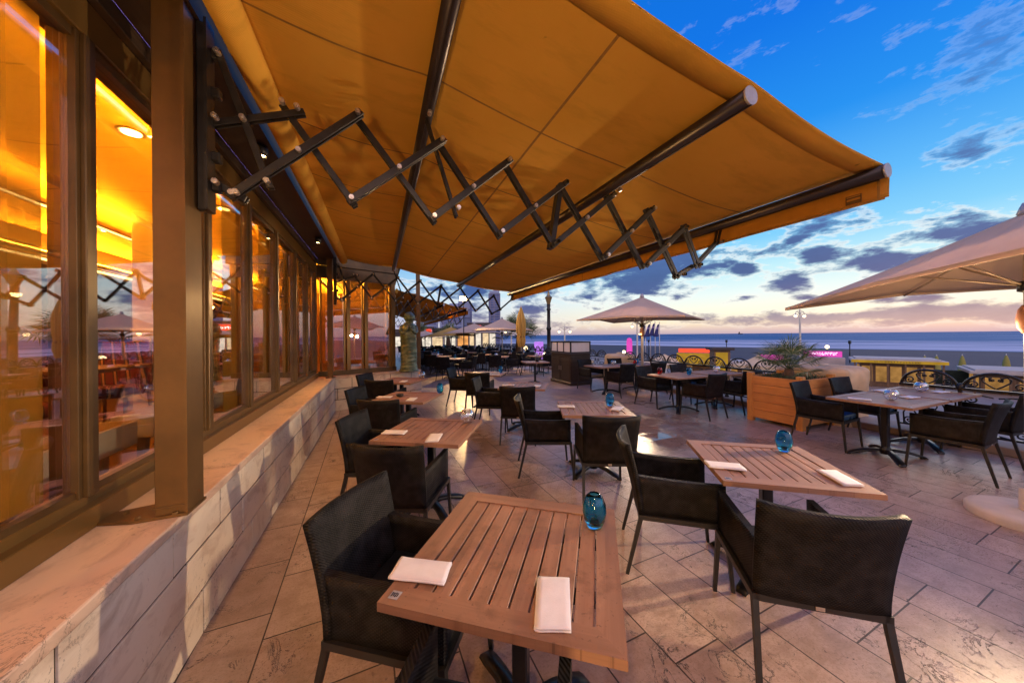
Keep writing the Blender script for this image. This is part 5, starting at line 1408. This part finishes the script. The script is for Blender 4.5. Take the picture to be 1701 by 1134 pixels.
# small lit lanterns on the promenade
for i, (x, y, z_, lab) in enumerate(((23.6, 17.2, 2.35, 'small yellow globe lantern left of the narrow kiosk'), (39.2, 17.2, 2.6, 'small orange globe lantern at the end of the pink sign'), (15.5, 24.5, 2.3, 'small yellow globe lantern right of the service station'), (12.2, 23.0, 2.4, 'yellow globe lantern beside the closed parasol'), (10.9, 23.8, 2.9, 'white globe lantern above the closed parasol base'), (22.4, 25.6, 2.2, 'orange globe lantern left of the flags'), (12.6, 36, 2.2, 'far orange globe lantern in line with the dark lamp post'), (14.0, 34, 2.1, 'far yellow globe lantern behind the railing'))):
    r = empty('lantern', (x, y, TZ)); tag(r, lab, 'lantern', 'globe lanterns on the promenade')
    mb = MB(); mb.tube([(0, 0, 0), (0, 0, z_)], .03, 8); mb.build('post', M['iron'], r)
    mb = MB(); mb.lathe([(0, z_ - .02), (.12, z_ + .04), (.16, z_ + .16), (.12, z_ + .28), (0, z_ + .33)], (0, 0, 0), 14); mb.build('globe', M['street_bulb'], r)
# closed yellow parasols and posts on the sand
for i, (x, y) in enumerate(((62.1, 17.85), (63.5, 17.3), (66.4, 16.1), (71.4, 14.05))):
    r = empty('beach_parasol', (x, y, -3.9)); tag(r, 'closed yellow green parasol on the sand, %s of the row of four' % ('leftmost', 'second from left', 'third from left', 'rightmost')[i], 'parasol', 'closed parasols on the sand')
    mb = MB(); mb.lathe([(.38, .3), (.36, .8), (.25, 1.8), (.10, 2.45), (0, 2.6)], (0, 0, 0), 10); mb.build('furled_cloth', simple('yellow_green_cloth%d' % i, (.32, .29, .06), .8), r)
    mb = MB(); mb.tube([(0, 0, 0), (0, 0, 2.7)], .04, 8); mb.build('pole', M['pole_alu'], r)
for i, (x, y) in enumerate(((80.4, 32), (76, 52), (66, 66), (58, 60))):
    r = empty('beach_post', (x, y, -4.0)); tag(r, 'thin dark post with a box top standing on the sand, %s' % ('right of the palm', 'behind the narrow kiosk', 'behind the yellow stall', 'left of the flags')[i], 'post', 'dark posts on the sand')
    mb = MB(); mb.tube([(0, 0, 0), (0, 0, 3.6)], .09, 8); mb.build('pole', M['iron'], r)
    mb = MB(); mb.box((0, 0, 3.8), (.5, .3, .6), bev=.05); mb.build('box', M['iron'], r)
sh = empty('ship', (3350, 2150, -5)); tag(sh, 'tiny freighter on the horizon of the sea', 'ship')
mb = MB(); mb.poly([(-26, 0), (26, 0), (31, 7), (-29, 7)], (-5, 5), 'y'); mb.build('hull', M['roof_dark'], sh)
mb = MB(); mb.box((-18, 0, 13), (9, 8, 12)); mb.box((-18, 0, 21), (3, 3, 6)); mb.build('bridge', M['roof_dark'], sh)

# ---------------------------------------------------------------- shops and tower blocks at the far end of the terrace
def shop(label, loc, rz, L, H, sign_mat, letters, lm):
    r = empty('shop_building', loc, rz); tag(r, label, 'building', 'lit shop fronts')
    mb = MB(); mb.box((0, 2, H / 2), (L, 4, H)); mb.build('wall', M['frost'], r)
    mb = MB(); mb.box((0, 1.9, H + .12), (L + .5, 4.6, .22)); mb.build('roof', M['roof_dark'], r)
    n = max(2, int(L / 1.6)); w = L / n
    for i in range(n):
        xx = -L / 2 + w * (i + .5)
        mb = MB(); mb.box((xx, -.03, 1.1), (w * .94, .08, 1.9)); fr = mb.build('window', M['roof_dark'], r)
        mb = MB(); mb.box((xx, -.075, 1.1), (w * .82, .02, 1.72)); mb.build('pane', M['shop_glow%d' % (i % 3)], fr)
    mb = MB(); mb.box((0, -.10, H - .42), (L * .92, .14, .62), bev=.02); sb_ = mb.build('sign_board', M[sign_mat], r)
    if isinstance(letters, str): text_strip(r, 'lettering', letters, M[lm], .62, (0, -.19, H - .44), (pi / 2, 0, 0))
    elif letters: scribble(r, L * .7, .26, M[lm], (0, -.18, H - .40), 3, letters)
    return r
M['shop_glow0'] = emit('shop_window_warm', (1, .72, .42), 0.8, .8, 1.6); M['shop_glow1'] = emit('shop_window_white', (1, .88, .72), 0.8, .8, 2.2); M['shop_glow2'] = emit('shop_window_orange', (1, .42, .12), 0.8, .8, 1.3)
M['dark_sign'] = simple('dark_sign_board', (.03, .02, .02), .5)
shop('lit shop front with large white lettering on a dark board', (9.0, 44.5, 0), radians(-12), 5.2, 2.45, 'dark_sign', 'Logos', 'white_sign')
shop('lit shop front under a red sign at the left', (4.8, 44.0, 0), radians(-8), 3.4, 2.6, 'red_sign', None, None)
shop('kiosk like shop with a red lit sign, left half', (10.9, 38.6, 0), radians(-15), 1.5, 2.95, 'red_sign', 4, 'white_sign')
shop('kiosk like shop with a dark sign and white letters, right half', (12.5, 38.1, 0), radians(-15), 1.7, 2.95, 'dark_sign', 8, 'white_sign')
shop('far shop front seen between the bronze figure and the bay', (1.0, 45.0, 0), radians(-4), 4.0, 2.3, 'dark_sign', None, None)
m, k = material('blue_tower_glazing'); p = k.coord('Object'); br = k.new('ShaderNodeTexBrick', offset=0)
px, py, pz = k.xyz(p); k.put(br.inputs['Vector'], k.comb(k.math('ADD', px, py), pz, 0)); br.inputs['Scale'].default_value = .32; br.inputs['Mortar Size'].default_value = .06
br.inputs[1].default_value = (.05, .09, .26, 1); br.inputs[2].default_value = (.12, .18, .40, 1); br.inputs[3].default_value = (.20, .20, .30, 1)
pbr(k, br.outputs[0], .25); M['tower'] = m
M['tower_pale'] = simple('pale_blue_cladding', (.30, .36, .52), .5, 0, .1, .2)
def tower(label, loc, rz, wd, dp_, h, mat, pale):
    r = empty('tower_block', loc, rz); tag(r, label, 'building', 'blue tower blocks far behind')
    mb = MB(); mb.box((0, 0, h / 2), (wd, dp_, h)); mb.build('wall', M[mat], r)
    mb = MB()
    for i in range(int(h / 3)): mb.box((0, 0, 1.2 + i * 3), (wd + .4, dp_ + .4, .5))
    for sx in (-1, 1): mb.box((sx * wd / 2, -dp_ / 2, h / 2), (.7, .7, h))
    mb.build('floor_bands', M[pale], r)
    mb = MB(); mb.box((0, 0, h + .4), (wd * 1.03, dp_ * 1.03, .8)); mb.box((wd * .1, 0, h + 1.6), (wd * .4, dp_ * .5, 2.2)); mb.build('roof', M['tower_pale'], r)
tower('slim dark blue tower block right of the second awning, nearest of the towers', (36.2, 104, -2), radians(-20), 3.2, 6, 17.5, 'tower', 'tower')
tower('wide blue glazed tower block under the second awning', (24.5, 118, -2), radians(-12), 7.5, 10, 12.5, 'tower', 'tower_pale')
tower('pale blue tower block between two darker ones', (30.0, 121, -2), radians(-12), 4.5, 8, 15.5, 'tower_pale', 'tower')
tower('low blue tower block farthest left beside the bronze figure', (16.5, 122, -2), radians(-8), 6.5, 10, 10.0, 'tower', 'tower_pale')
